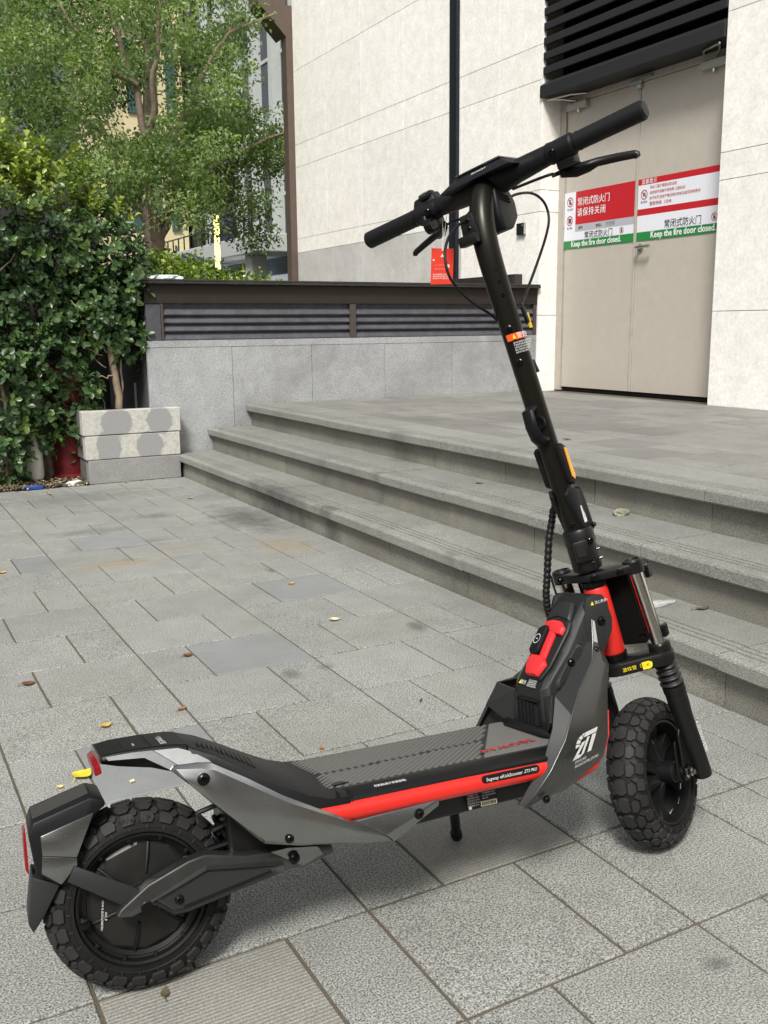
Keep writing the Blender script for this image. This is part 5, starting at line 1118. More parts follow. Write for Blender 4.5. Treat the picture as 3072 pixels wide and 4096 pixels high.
# rear silver side covers
A = [(0.049, -0.080, 0.3300), (0.054, -0.084, 0.3345), (0.089, -0.093, 0.3345), (0.107, -0.099, 0.3325), (0.150, -0.120, 0.3080), (0.198, -0.138, 0.2765), (0.246, -0.1455, 0.2500), (0.295, -0.1475, 0.2235), (0.343, -0.1460, 0.1925), (0.362, -0.140, 0.1755)]
top = A[:9]
bot = [A[0], (0.078, -0.092, 0.301), (0.108, -0.102, 0.268), (0.138, -0.110, 0.2365), (0.170, -0.118, 0.2060), (0.219, -0.128, 0.1955), (0.268, -0.134, 0.1885), (0.317, -0.139, 0.1810), A[9]]
def edge_in(a, b_, f): a, b_ = Vector(a), Vector(b_); return a.lerp(b_, f)
rows = []
for f, lift in ((0.0, 0.006), (0.10, 0.0), (0.34, -0.003), (0.62, -0.004), (0.93, -0.001), (1.0, 0.006)):
    rows.append([edge_in(a, b_, f) + Vector((0, lift if 0 < i else 0, 0)) for i, (a, b_) in enumerate(zip(top, bot))])
cov = grid_strip(rows, (0, 0.007, 0), 'side_cover', M_sil, sc, smooth=24)
mir(cov)
tip = MB()
a, b_, c_2, d_ = P(0.299, -0.1415, 0.2200), P(0.447, -0.136, 0.2225), P(0.446, -0.133, 0.2115), P(0.363, -0.1410, 0.1750)
e_ = P(0.350, -0.1470, 0.1890)
tip.add([a, b_, c_2, d_, e_] + [q + Vector((0, 0.012, 0)) for q in (a, b_, c_2, d_, e_)], [(0, 1, 4), (1, 2, 4), (2, 3, 4), (3, 0, 4), (5, 9, 6), (6, 9, 7), (7, 9, 8), (8, 9, 5), (0, 5, 6, 1), (1, 6, 7, 2), (2, 7, 8, 3), (3, 8, 5, 0)])
tipo = tip.build('side_cover_tip', M_sil, sc, bevel=0.0025, smooth=25); mir(tipo)
bolt(P(0.092, -0.0985, 0.3130), (-0.1, -1, 0.1), 0.0075, cov); bolt(P(0.204, -0.1285, 0.2110), (0, -1, -0.1), 0.006, cov); bolt(P(0.408, -0.1412, 0.2085), (0.1, -1, -0.1), 0.0068, tipo)

# ------------------------------------------------------------------ front shell
B = [(0.702, 0.262), (0.700, 0.338), (0.708, 0.352), (0.745, 0.403), (0.778, 0.449), (0.803, 0.482), (0.822, 0.494), (0.848, 0.492), (0.858, 0.480), (0.862, 0.447), (0.842, 0.395), (0.812, 0.320), (0.790, 0.262)]
shl = MB(); hw = 0.048
loopi = []
for (t, ins) in ((-0.050, 0.006), (-0.044, 0.0), (-0.034, -0.003), (0.034, -0.003), (0.044, 0.0), (0.050, 0.006)):
    pass
def inset(B, d):
    cx = sum(p[0] for p in B) / len(B); cz = sum(p[1] for p in B) / len(B); out = []
    for (s_, z_) in B:
        v_ = Vector((s_ - cx, z_ - cz)); L_ = v_.length; v_ = v_ * (1 - d / L_); out.append((cx + v_.x, cz + v_.y))
    return out
rows_ = [(t, inset(B, d)) for t, d in ((-0.0545, 0.016), (-0.0525, 0.0105), (-0.041, 0.0005), (-0.036, 0.0), (0.036, 0.0), (0.041, 0.0005), (0.0525, 0.0105), (0.0545, 0.016))]
n = len(B); V = [P(s_, t, z_) for t, b in rows_ for s_, z_ in b]
for i in range(len(rows_) - 1):
    shl.add(V if i == 0 else [], [], 0)
for i in range(len(rows_) - 1):
    for j in range(n):
        shl.f.append((i * n + j, i * n + (j + 1) % n, (i + 1) * n + (j + 1) % n, (i + 1) * n + j)); shl.m.append(1 if i in (1, 5) and j not in (n - 1,) else 0)
shl.add([], [tuple(range(n)), tuple((len(rows_) - 1) * n + j for j in reversed(range(n)))]) if False else None
shl.f += [tuple(range(n)), tuple((len(rows_) - 1) * n + j for j in reversed(range(n)))]; shl.m += [2, 2]
if False: shl.add(V, [(i * n + j, i * n + (j + 1) % n, (i + 1) * n + (j + 1) % n, (i + 1) * n + j) for i in range(len(rows_) - 1) for j in range(n)] + [tuple(range(n)), tuple((len(rows_) - 1) * n + j for j in reversed(range(n)))])
shell = shl.build('front_shell', [plain('shell_dark', (0.018, 0.019, 0.019), 0.45, 0.2, spec=0.35, grain=0.2, gscale=900), M_gun, M_gund], sc, bevel=0.0018, smooth=28)
# vent slots
for k in range(5):
    t = 0.026 - 0.0125 * k
    MB().box(P(0.6975, t - 0.004, 0.272 + 0.001 * k), P(0.7005, t + 0.004, 0.318 - 0.0015 * k)).build('vent_slot', M_void, shell)
    MB().box(P(0.6945, t + 0.004, 0.270), P(0.7003, t + 0.0065, 0.320 - 0.001 * k)).build('vent_fin', M_blk_pl, shell)
MB().box(P(0.6955, -0.036, 0.318), P(0.7005, 0.034, 0.322)).box(P(0.6955, -0.036, 0.267), P(0.7005, 0.034, 0.270)).build('vent_frame', M_blk_pl, shell, bevel=0.001)
# slope frame for the latch
UU = Vector((0.1, 0, 0.136)).normalized(); NN = Vector((-UU.z, 0, UU.x)); O_ = P(0.700, 0, 0.345)
def SL(u, v, h=0.0): return O_ + UU * u + Vector((0, v, 0)) + NN * h
def sl_plate(name, pts, h0, h1, mat, par, bev=0.0015, chamf=0.0):
    n = len(pts); cu = sum(p[0] for p in pts) / n; cv = sum(p[1] for p in pts) / n
    lo = [SL(u, v, h0) for u, v in pts]; hi = [SL(cu + (u - cu) * (1 - chamf), cv + (v - cv) * (1 - chamf), h1) for u, v in pts]
    return MB().prism(lo, [b - a for a, b in zip(lo, hi)]).build(name, mat, par, bevel=bev, smooth=25)
sl_plate('upper_ridge', [(0.126, 0.034), (0.160, 0.024), (0.170, 0.0), (0.168, -0.028), (0.145, -0.038), (0.130, -0.042), (0.136, 0.0)], 0.0, 0.008, M_gund, shell, 0.002, 0.12)
sl_plate('latch_surround', [(0.132, 0.026), (0.140, 0.014), (0.140, -0.028), (0.130, -0.044), (0.110, -0.050), (0.040, -0.048), (0.012, -0.036), (0.010, 0.012), (0.060, 0.036), (0.115, 0.038)], 0.0, 0.004, M_gund, shell, 0.0015, 0.05)
sl_plate('latch_well', [(0.130, 0.020), (0.134, -0.026), (0.112, -0.044), (0.040, -0.044), (0.014, -0.034), (0.014, 0.008), (0.060, 0.030), (0.115, 0.032)], 0.0035, 0.0048, M_void, shell, 0)
lt_ = MB()
lt_top = sl_plate('red_latch', [(0.104, 0.018), (0.122, 0.024), (0.128, 0.000), (0.127, -0.024), (0.114, -0.045), (0.100, -0.044), (0.100, -0.020), (0.106, -0.004)], 0.0045, 0.0125, M_redl, shell, 0.002, 0.10)
sl_plate('latch_spine', [(0.110, -0.004), (0.110, -0.024), (0.050, -0.030), (0.044, -0.012)], 0.0048, 0.0120, M_redl, lt_top, 0.002, 0.05)
sl_plate('latch_foot', [(0.058, 0.014), (0.056, -0.022), (0.042, -0.042), (0.016, -0.032), (0.014, 0.004), (0.040, 0.020)], 0.0048, 0.0140, M_redl, lt_top, 0.0022, 0.14)
btn = sl_plate('lock_button', [(0.110, 0.016), (0.114, 0.004), (0.112, -0.003), (0.062, -0.008), (0.054, -0.004), (0.054, 0.013), (0.060, 0.020), (0.104, 0.022)], 0.0100, 0.0185, M_blk_pl, lt_top, 0.002, 0.05)
text_mesh('lettering', '⊖', 0.014, SL(0.078, -0.002, 0.0188), (0, 1, 0), UU, M_prw, btn, lift=-0.0006)
# warning text on shell
text_mesh('lettering', '警告', 0.0085, SL(-0.0005, 0.018, 0.002), (0, -1, 0), UU, M_prw, shell, lift=0.0012)
MB().add([SL(0.000, 0.029, 0.0008), SL(0.000, 0.020, 0.0008), SL(0.0085, 0.0245, 0.0008)], [(0, 1, 2)]).build('warning_triangle', M_yel2, shell)
for k in range(4): text_mesh('lettering', ['请勿在充电时骑行', '请使用原装充电器', '请远离火源及热源', '使用前请阅读说明书'][k], 0.0034, SL(0.0075 - 0.0036 * k, -0.004, 0.002), (0, -1, 0), UU, M_prw, shell, lift=0.0012)
# side hexagon bosses, handles
hexp = [(0.724, 0.3520), (0.776, 0.4175), (0.787, 0.4135), (0.790, 0.3945), (0.782, 0.3760), (0.767, 0.3545), (0.724, 0.3345)]
hx = MB().prism([P(a, -0.0520, b) for a, b in hexp], [Vector(((0.763 - a) * 0.16, -0.0085, (0.379 - b) * 0.16)) for a, b in hexp]).build('hex_boss', M_gun, shell, bevel=0.0015, smooth=25)
MB().prism([P(0.757 + (a - 0.757) * .70, -0.0609, 0.381 + (b - 0.381) * .70) for a, b in hexp], (0, 0.003, 0)).build('hex_inset', M_gund, hx)
bolt(P(0.757, -0.0612, 0.3835), (0, -1, 0), 0.006, hx); mir(hx)
# corner highlight strip of the cover
# side head panel (dark, with warning)
hp = [(0.799, 0.465), (0.801, 0.478), (0.806, 0.490), (0.817, 0.4945), (0.839, 0.4935), (0.846, 0.481), (0.856, 0.450), (0.853, 0.427), (0.830, 0.388), (0.806, 0.405), (0.796, 0.441)]
hpn = MB().prism([P(a, -0.0560, b) for a, b in hp], (0, 0.010, 0)).build('head_panel', M_gund, sc, bevel=0.002, smooth=28); mir(hpn)
bolt(P(0.831, -0.0570, 0.4470), (0, -1, 0), 0.007, hpn)
MB().add([P(0.811, -0.0568, 0.4770), P(0.8185, -0.0568, 0.4770), P(0.8148, -0.0568, 0.4840)], [(0, 1, 2)]).build('warning_triangle', M_yel2, hpn)
text_mesh('lettering', '当心夹手!', 0.0065, P(0.820, -0.0565, 0.4785), (1, 0, 0.10), (-0.1, 0, 1), M_prw, hpn, lift=0.0006)

# ------------------------------------------------------------------ front side wings
cr = [P(0.811, -0.056, 0.452), P(0.802, -0.066, 0.415), P(0.788, -0.079, 0.383), P(0.737, -0.106, 0.342), P(0.708, -0.124, 0.308), P(0.682, -0.137, 0.272), P(0.646, -0.143, 0.230), P(0.620, -0.140, 0.202), P(0.598, -0.128, 0.178)]
ou = [P(0.815, -0.055, 0.446), P(0.818, -0.060, 0.409), P(0.832, -0.066, 0.370), P(0.812, -0.083, 0.330), P(0.801, -0.094, 0.296), P(0.790, -0.104, 0.256), P(0.771, -0.112, 0.226), P(0.690, -0.118, 0.187), P(0.604, -0.120, 0.172)]
mids = [a.lerp(b_, 0.55) + Vector((0, -0.006, 0)) for a, b_ in zip(cr, ou)]
inr = [P(0.808, -0.050, 0.447), P(0.797, -0.052, 0.412), P(0.775, -0.056, 0.393), P(0.733, -0.070, 0.3475), P(0.694, -0.100, 0.339), P(0.672, -0.118, 0.290), P(0.640, -0.128, 0.236), P(0.612, -0.128, 0.208), P(0.592, -0.122, 0.180)]
wing = grid_strip([ou, mids, cr], (0.002, 0.007, 0.0), 'side_wing', M_gun, sc, smooth=30)
wi2 = grid_strip([cr, inr], (0.003, 0.006, 0.0), 'wing_edge', M_gund, wing, smooth=20)
edge = MB().tube([q + Vector((-0.0005, -0.0010, 0)) for q in cr], 0.0016, 8).build('wing_crease', M_gun, wing, smooth=60)
fx = [P(0.7005, -0.051, 0.3300), P(0.6900, -0.094, 0.3390), P(0.6715, -0.112, 0.2980), P(0.6950, -0.060, 0.2640)]
wf = MB().prism(fx, (0.006, 0.001, 0)).build('wing_web', M_gund, wing, bevel=0.001); 
wt_ = mir(wing); 
for ch in (wi2, edge, wf):
    q = mir(ch); q.parent = wt_
bolt(P(0.8055, -0.0695, 0.4005), (0.2, -1, 0.1), 0.0055, wing); bolt(P(0.7015, -0.1010, 0.3210), (-0.7, -0.7, 0.2), 0.0065, wing); bolt(P(0.636, -0.1385, 0.1850), (0, -1, -0.2), 0.0055, wing)
# red edge behind the wing
MB().tube([q + Vector((0.004, 0.006, 0)) for q in ou[4:7]] , 0.0022, 8).build('red_edge', M_redp, wing, smooth=50)
# ZT logo, laid on the outer face of the wing
pa_, pb_, pc_ = P(0.700, -0.1365, 0.270), P(0.775, -0.1085, 0.275), P(0.690, -0.1345, 0.235)
xd_ = (pb_ - pa_).normalized(); nn_ = xd_.cross((pa_ - pc_).normalized()).normalized(); yd_ = nn_.cross(xd_).normalized()
lg = MB()
def lgp(pts):
    o = P(0.6860, -0.1410, 0.2395)
    lg.add([o + xd_ * (x * 0.0640 + y * 0.010) + yd_ * (y * 0.0400) + nn_ * 0.004 for x, y in pts], [tuple(range(len(pts)))])
lgp([(0.00, 0.00), (0.34, 0.00), (0.40, 0.08), (0.28, 0.14), (0.10, 0.15)]); lgp([(0.00, 0.0), (0.10, 0.15), (0.34, 0.60), (0.52, 0.62), (0.20, 0.08)])
lgp([(0.34, 0.00), (0.50, 0.10), (0.68, 0.72), (0.56, 0.74), (0.40, 0.16)]); lgp([(0.40, 0.78), (0.97, 0.78), (1.0, 0.97), (0.44, 0.97)]); lgp([(0.66, 0.06), (0.84, 0.06), (0.97, 0.74), (0.78, 0.74)])
lgp([(0.08, 0.46), (0.26, 0.50), (0.26, 0.56), (0.07, 0.62)]); lgp([(0.07, 0.66), (0.26, 0.60), (0.28, 0.70), (0.12, 0.82)]); lgp([(0.14, 0.86), (0.29, 0.72), (0.36, 0.80), (0.28, 0.94)]); lgp([(0.30, 0.96), (0.38, 0.82), (0.42, 0.97)])
lg.build('logo', M_prw, wing)
text_mesh('lettering', 'OFF-ROAD', 0.0068, P(0.6905, -0.1400, 0.2335) + nn_ * 0.004, xd_, yd_, M_prw, wing, lift=0.0003)
text_mesh('lettering', 'EKICKSCOOTER_ZT3 PRO', 0.0062, P(0.6905, -0.1400, 0.2270) + nn_ * 0.004, xd_, yd_, M_prw, wing, lift=0.0003, spacing=0.92)

# ------------------------------------------------------------------ head tube and fork (turned to the left)
MB().lathe([(0.0205, 0.386), (0.0225, 0.390), (0.0225, 0.512), (0.0205, 0.516)], P0, KK, 32).build('head_tube', M_redp, sc, smooth=50)
MB().lathe([(0.024, 0.374), (0.024, 0.385), (0.019, 0.386)], P0, KK, 28).build('headset_ring', M_bolt, sc, smooth=40)
MB().lathe([(0.019, 0.5165), (0.024, 0.518), (0.024, 0.528)], P0, KK, 28).build('headset_ring', M_bolt, sc, smooth=40)
MB().prism([P(0.828, -0.010, 0.425), P(0.838, -0.026, 0.410), P(0.842, -0.026, 0.398), P(0.826, -0.008, 0.398)], (0.006, 0.012, 0)).build('head_gusset', M_redp, sc, bevel=0.002)
fk = MB()
def plate_k(pts, k0, k1, name, mat, par=sc, bev=0.004):
    return MB().prism([S(f, l, k0) for f, l in pts], KK * (k1 - k0)).build(name, mat, par, bevel=bev, smooth=30, seg=2)
# upper clamp
uc = plate_k([(-0.016, -0.030), (-0.006, -0.056), (0.006, -0.080), (0.022, -0.093), (0.040, -0.080), (0.040, -0.060), (0.030, -0.030), (0.030, 0.030), (0.040, 0.060), (0.040, 0.080), (0.022, 0.093), (0.006, 0.080), (-0.006, 0.056), (-0.016, 0.030), (-0.026, 0.0)], 0.529, 0.546, 'upper_clamp', M_blk_sat)
for l in (-0.074, 0.074):
    MB().lathe([(0.0185, 0.526), (0.0185, 0.5475), (0.016, 0.551), (0.014, 0.551), (0.013, 0.548)], S(0.023, l, 0), KK, 28).build('fork_cap', M_blk_sat, uc, smooth=35)
bolt(S(-0.006, -0.060, 0.5375), -FF * 0.9 - LL_ * 0.4, 0.0055, uc); bolt(S(-0.023, -0.016, 0.5375), -FF - LL_ * 0.5, 0.0065, uc); bolt(S(-0.004, 0.066, 0.5375), -FF, 0.005, uc)
# fork legs
for l in (-0.074, 0.074):
    a, b_ = S(0.024, l, 0.530), S(0.036, l, 0.385)
    stn = MB().tube([a, b_], 0.0135, 28).build('stanchion', M_chr, sc, smooth=60)
    pts, rr = [], []; base_, end_ = S(0.040, l, 0.352), S(0.046, l, 0.298)
    for k in range(33):
        f = k / 32; pts.append(base_.lerp(end_, f)); rr.append(0.0185 + 0.0032 * math.cos(f * 2 * math.pi * 4.5) + 0.001 * f)
    MB().tube(pts, rr, 24).build('bellows', plain('bellows_rubber', (0.014, 0.014, 0.014), 0.45) if l < 0 else bpy.data.materials['bellows_rubber'], stn, smooth=60)
    MB().tube([S(0.046, l, 0.300), S(0.048, l, 0.286), S(0.0485, l, 0.2855), S(0.050, l, 0.255), S(0.052, l, 0.235), S(0.055, l, 0.205), S(0.066, l, 0.118), S(0.067, l, 0.108)], [0.0208, 0.0208, 0.0198, 0.0195, 0.0182, 0.0180, 0.0175, 0.0165], 24).build('fork_lower_leg', M_blk_sat, stn, smooth=35)
    sgn = 1 if l > 0 else -1
    MB().prism([S(0.040, l - 0.012 * sgn, 0.215), S(0.030, l - 0.012 * sgn, 0.205), S(0.008, l - 0.012 * sgn, 0.125), S(0.028, l - 0.012 * sgn, 0.118), S(0.060, l - 0.010 * sgn, 0.128)], LL_ * (0.004 * sgn)).build('dropout_plate', M_blk_sat, stn, bevel=0.0015)
    MB().prism([S(0.026, l - 0.0195 * sgn, 0.195), S(0.020, l - 0.0195 * sgn, 0.190), S(0.002, l - 0.0195 * sgn, 0.135), S(0.010, l - 0.0195 * sgn, 0.120)], LL_ * (0.003 * sgn)).build('dropout_arm', M_blk_sat, stn, bevel=0.001)
    MB().lathe([(0.012, 0.0), (0.012, 0.004), (0.0085, 0.0045), (0.0085, 0.012), (0.005, 0.0125), (0.005, 0.017)], S(0.0188, l - 0.008 * sgn, 0.1377), LL_ * sgn, 6).build('axle_nut', M_chr, stn)
    MB().tube([S(0.016, l - 0.006 * sgn, 0.150), S(0.044, l - 0.004 * sgn, 0.126)], 0.0065, 10).build('dropout_boss', M_bolt, stn, smooth=40)
MB().tube([S(0.0188, -0.07, 0.1377), S(0.0188, 0.07, 0.1377)], 0.006, 12).build('front_axle', M_bolt, sc)
# lower clamp
lc = plate_k([(-0.026, -0.020), (-0.004, -0.055), (0.012, -0.088), (0.036, -0.098), (0.060, -0.088), (0.064, -0.062), (0.034, -0.028), (0.034, 0.028), (0.064, 0.062), (0.060, 0.088), (0.036, 0.098), (0.012, 0.088), (-0.004, 0.055), (-0.026, 0.020), (-0.032, 0)], 0.346, 0.372, 'lower_clamp', M_blk_sat, bev=0.006)
for l in (-0.074, 0.074): MB().lathe([(0.0205, 0.372), (0.0205, 0.383), (0.0165, 0.385)], S(0.037, l, 0), KK, 24).build('stanchion_seal', M_blk_sat, lc, smooth=35)
# yellow note on the lower clamp
q0, q1 = S(-0.0275, -0.0195, 0.359), S(-0.0045, -0.0560, 0.359); xq = (q1 - q0).normalized(); nq = xq.cross(KK).normalized()
if nq.dot(Vector((-0.3, -1, 0))) < 0: nq = -nq
xq2 = xq if xq.cross(KK).dot(nq) > 0 else -xq
text_mesh('lettering', '波纹管（赠品）', 0.0088, q0 + nq * 0.0022 - KK * 0.003 + xq * 0.002, xq2, KK, M_yel2, lc, lift=0.0006)
q3 = S(-0.001, -0.0600, 0.3575) + nq * 0.003
tg = MB(); pts = [(-0.0075, -0.0055)] + [(0.001 + 0.0058 * math.cos(R(a)), 0.0058 * math.sin(R(a))) for a in range(-90, 91, 20)] + [(-0.0075, 0.0055)]
tg.add([q3 + xq2 * x * 1.3 + KK * y * 1.25 for x, y in pts], [tuple(range(len(pts)))]); ytg = tg.build('yellow_patch', M_yel2, lc)
MB().add([q3 + nq * 0.0005 + xq2 * x + KK * y for x, y in ((-0.0025, 0.002), (0.0025, 0.002), (0, -0.0025))], [(0, 1, 2)]).build('arrow', M_ink, ytg)
# cable guides, black shroud between the fork legs
MB().prism([S(0.028, -0.054, 0.524), S(0.050, -0.050, 0.524), S(0.060, -0.050, 0.386), S(0.034, -0.054, 0.386)], LL_ * 0.105).build('fork_shroud', plain('matte_black', (0.004, 0.004, 0.004), 0.8, spec=0.15), sc, bevel=0.004)
for (f, l, k, r) in ((0.042, -0.040, 0.47, 0.009), (0.044, -0.030, 0.43, 0.010), (0.040, -0.045, 0.405, 0.007)): MB().lathe([(r, -0.012), (r * 1.1, 0), (r * 0.8, 0.014)], S(f, l, k), LL_, 12).build('hose_fitting', M_bolt, sc, smooth=35)
for k in (0.52, 0.405): MB().obox(S(0.046, -0.088, k), FF, LL_, KK, 0.009, 0.005, 0.012).build('side_light', M_bolt, sc, bevel=0.003)
cal = MB().obox(S(-0.052, 0.034, 0.150), FF, LL_, KK, 0.012, 0.014, 0.020).build('brake_caliper', plain('caliper_red', (0.5, 0.01, 0.015), 0.3), sc, bevel=0.003)
MB().tube([S(-0.060, 0.030, 0.175), S(-0.058, 0.03, 0.24), S(-0.04, 0.05, 0.33)], 0.003, 8).build('brake_cable', M_cable, cal)
MB().tube([S(-0.060, 0.016, 0.126), S(-0.060, 0.028, 0.126)], 0.004, 8).build('caliper_screw', M_chr, cal)
# lettering along the near fork leg
text_mesh('lettering', '✶ SEGWAY FORK', 0.0085, S(0.0738, -0.0830, 0.215), -KK * 0.99 + FF * 0.14, FF * 0.6 - LL_ * 0.8, M_prw, sc, lift=0.0032)

# ------------------------------------------------------------------ stem
ctr = [(-0.006, 0.548), (-0.008, 0.60), (-0.016, 0.70), (-0.023, 0.80), (-0.028, 0.90), (-0.033, 1.00), (-0.036, 1.08), (-0.037, 1.14), (-0.034, 1.18), (-0.022, 1.22), (-0.002, 1.252), (0.022, 1.272), (0.046, 1.280)]
pth = []
for i in range(len(ctr) - 1):
    for q in range(4):
        f = q / 4; p_1 = ctr[max(i - 1, 0)]; p_2 = ctr[i]; p_3 = ctr[i + 1]; p_4 = ctr[min(i + 2, len(ctr) - 1)]
        cr_ = lambda a, b, c, d: 0.5 * (2 * b + (c - a) * f + (2 * a - 5 * b + 4 * c - d) * f * f + (3 * b - a - 3 * c + d) * f ** 3)
        pth.append((cr_(p_1[0], p_2[0], p_3[0], p_4[0]), cr_(p_1[1], p_2[1], p_3[1], p_4[1])))
pth.append(ctr[-1])
stem = MB().tube([S(f, 0, k) for f, k in pth], [0.0195 if k < 1.0 else 0.0195 + 0.003 * min(1, (k - 1.0) / 0.2) for f, k in pth], 32, up=FF).build('stem', M_stem, sc, smooth=60)
bf = -FF * 0.75 - LL_ * 0.66; bf.normalize()
for k in (0.642, 0.950, 1.012): 
    fcn = -0.008 - 0.0000 - (k - 0.60) * 0.07
    bolt(S(fcn, 0, k) + (-FF * 0.93 - LL_ * 0.36).normalized() * 0.0185, -FF * 0.93 - LL_ * 0.36, 0.0052, stem)
for k in (1.072, 1.096, 1.118): bolt(S(-0.034, 0, k) + (-FF * 0.8 - LL_ * 0.6).normalized() * 0.0195, -FF * 0.8 - LL_ * 0.6, 0.0042, stem)
# warning label wrapped on the stem
def wrap(k0, k1, a0, a1, r, mat, name, par, tilt=0.0):
    V = []; n = 14
    for i in range(n + 1):
        a = R(a0 + (a1 - a0) * i / n); d = FF * math.cos(a) + LL_ * math.sin(a)
        for kk in (k0, k1):
            fcn = -0.008 - (kk - 0.60) * 0.07 if kk < 1.01 else -0.036
            V.append(S(fcn, 0, kk + tilt * i / n) + d * r)
    return MB().add(V, [(2 * i, 2 * i + 1, 2 * i + 3, 2 * i + 2) for i in range(n)]).build(name, mat, par, smooth=60)
MB_o = wrap(0.9905, 1.0025, 175, 300, 0.0202, plain('orange_label', (0.75, 0.10, 0.02), 0.45), 'warning_label', stem)
d0 = (FF * math.cos(R(238)) + LL_ * math.sin(R(238))); tx = (-FF * math.sin(R(238)) + LL_ * math.cos(R(238)))
text_mesh('lettering', '警告', 0.0105, S(-0.035, 0, 0.9930) + d0 * 0.0207 - tx * 0.004, tx, KK, M_prw, MB_o, lift=0.0006, base=(0, 0, 0))
MB().add([S(-0.035, 0, 0.9927) + d0 * 0.0212 - tx * 0.013, S(-0.035, 0, 0.9927) + d0 * 0.0212 - tx * 0.006, S(-0.035, 0, 1.0010) + d0 * 0.0212 - tx * 0.0095], [(0, 1, 2)]).build('warning_triangle', M_yel2, MB_o)
for k in range(5): text_mesh('lettering', ['骑行前请佩戴头盔和护具', '严禁双手离把或载人骑行', '请勿在雨天及湿滑路面', '骑行 请保持安全速度', '未成年人禁止使用'][k], 0.0033, S(-0.034, 0, 0.9845 - 0.0044 * k) + d0 * 0.0206 - tx * 0.0150, tx, KK, M_prw, stem, lift=0.0004)
# hook
hk_c = lambda f, k, l=0.0: S(f, l, k)
hkn = MB().tube([S(-0.050, -0.004, 0.866), S(-0.066, -0.004, 0.862), S(-0.068, -0.004, 0.835), S(-0.060, -0.004, 0.812), S(-0.048, -0.004, 0.803), S(-0.040, -0.004, 0.806)], [0.006, 0.0065, 0.0065, 0.007, 0.0075, 0.007], 12, flat=1.9, up=KK).build('carry_hook', M_blk_pl, sc, smooth=50)
MB().lathe([(0.0125, 0), (0.0125, 0.004), (0.0085, 0.004), (0.0085, 0)], S(-0.043, -0.008, 0.838), -FF, 20, closed=True).build('hook_ring', M_blk_pl, hkn, smooth=40)
# reflectors on both sides of the stem
for sg in (-1, 1):
    oc = lambda f, k, d: S(f, sg * d, k)
    rf = MB().prism([oc(-0.034, 0.787, 0.017), oc(-0.024, 0.793, 0.017), oc(-0.010, 0.784, 0.017), oc(-0.004, 0.726, 0.017), oc(-0.012, 0.712, 0.017), oc(-0.026, 0.718, 0.017)], LL_ * (0.011 * sg)).build('reflector_housing', M_blk_pl, sc, bevel=0.003, smooth=30)
    MB().prism([oc(-0.022, 0.783, 0.0282), oc(-0.015, 0.781, 0.0282), oc(-0.009, 0.728, 0.0282), oc(-0.014, 0.721, 0.0282), oc(-0.021, 0.728, 0.0282)], LL_ * (0.0025 * sg)).build('amber_lens', M_amb, rf, bevel=0.001)
    cv = MB().prism([oc(-0.040, 0.700, 0.010), oc(-0.028, 0.712, 0.016), oc(0.004, 0.700, 0.016), oc(0.014, 0.640, 0.016), oc(0.016, 0.610, 0.014), oc(-0.010, 0.606, 0.014)], LL_ * (0.008 * sg)).build('lock_cover', M_blk_pl, sc, bevel=0.003, smooth=30)
MB().prism([S(0.012, -0.020, 0.705), S(0.026, -0.018, 0.690), S(0.030, -0.018, 0.620), S(0.018, -0.022, 0.618)], LL_ * 0.03).build('lock_lever', M_blk_pl, sc, bevel=0.003, smooth=30)
bolt(S(0.016, -0.0240, 0.628), -LL_, 0.004)
MB().obox(S(-0.004, -0.0215, 0.655), -KK, FF, LL_, 0.016, 0.0045, 0.0006).build('serial_sticker', M_prw, stem)
text_mesh('lettering', 'N4GSC 2438', 0.0042, S(-0.0055, -0.0222, 0.6695), -KK, FF, M_ink, stem, lift=0.0006)
# folding clamp
fcl = MB().lathe([(0.026, 0.552), (0.0275, 0.556), (0.0275, 0.598), (0.0265, 0.602), (0.0285, 0.6025), (0.0285, 0.625), (0.026, 0.630), (0.021, 0.630)], S(-0.006, 0, 0), KK, 32).build('folding_clamp', M_blk_sat, sc, smooth=35)
cd = (-FF * 0.80 - LL_ * 0.60).normalized(); ct = (-FF * -0.60 + LL_ * -0.80).normalized()
MB().obox(S(-0.006, 0, 0.592) + cd * 0.029 - ct * 0.006, ct, cd, KK, 0.014, 0.006, 0.020).build('clamp_lever', M_blk_sat, fcl, bevel=0.0035, smooth=35)
MB().obox(S(-0.006, 0, 0.594) + cd * 0.0345 - ct * 0.008, ct, cd, KK, 0.0085, 0.002, 0.012).build('lever_window', M_void, fcl, bevel=0.001)
bolt(S(-0.006, 0, 0.607) + cd * 0.0275 + ct * 0.014, cd + ct * 0.5, 0.006, fcl)
for (kk, tt) in ((0.586, 0.028), (0.566, 0.008), (0.568, 0.030)):
    dd = (cd * math.cos(tt / 0.027) + ct * math.sin(tt / 0.027)); MB().tube([S(-0.006, 0, kk) + dd * 0.0268 - ct * 0.004, S(-0.006, 0, kk) + dd * 0.0285 + ct * 0.004], 0.0024, 8).build('clamp_screw', M_bolt, fcl, smooth=40)
MB().prism([S(-0.006, 0, 0.552) + cd * 0.0278 + ct * 0.0095, S(-0.006, 0, 0.60) + cd * 0.0278 + ct * 0.0095, S(-0.006, 0, 0.60) + cd * 0.0278 + ct * 0.011, S(-0.006, 0, 0.552) + cd * 0.0278 + ct * 0.011], cd * -0.01).build('clamp_slot', M_void, fcl)

# ------------------------------------------------------------------ handlebar
def Hb(l, df=0.0, dk=0.0): return S(0.046 + df, l, 1.281 + dk)
hb = MB().tube([Hb(-0.20), Hb(-0.13), Hb(-0.118), Hb(-0.06, 0, -0.002), Hb(0.0, 0, -0.002), Hb(0.06, 0, -0.002), Hb(0.118), Hb(0.13), Hb(0.20)], [0.0155, 0.0158, 0.0178, 0.0205, 0.0215, 0.0205, 0.0178, 0.0158, 0.0155], 32).build('handlebar', M_blk_pl, sc, smooth=50)
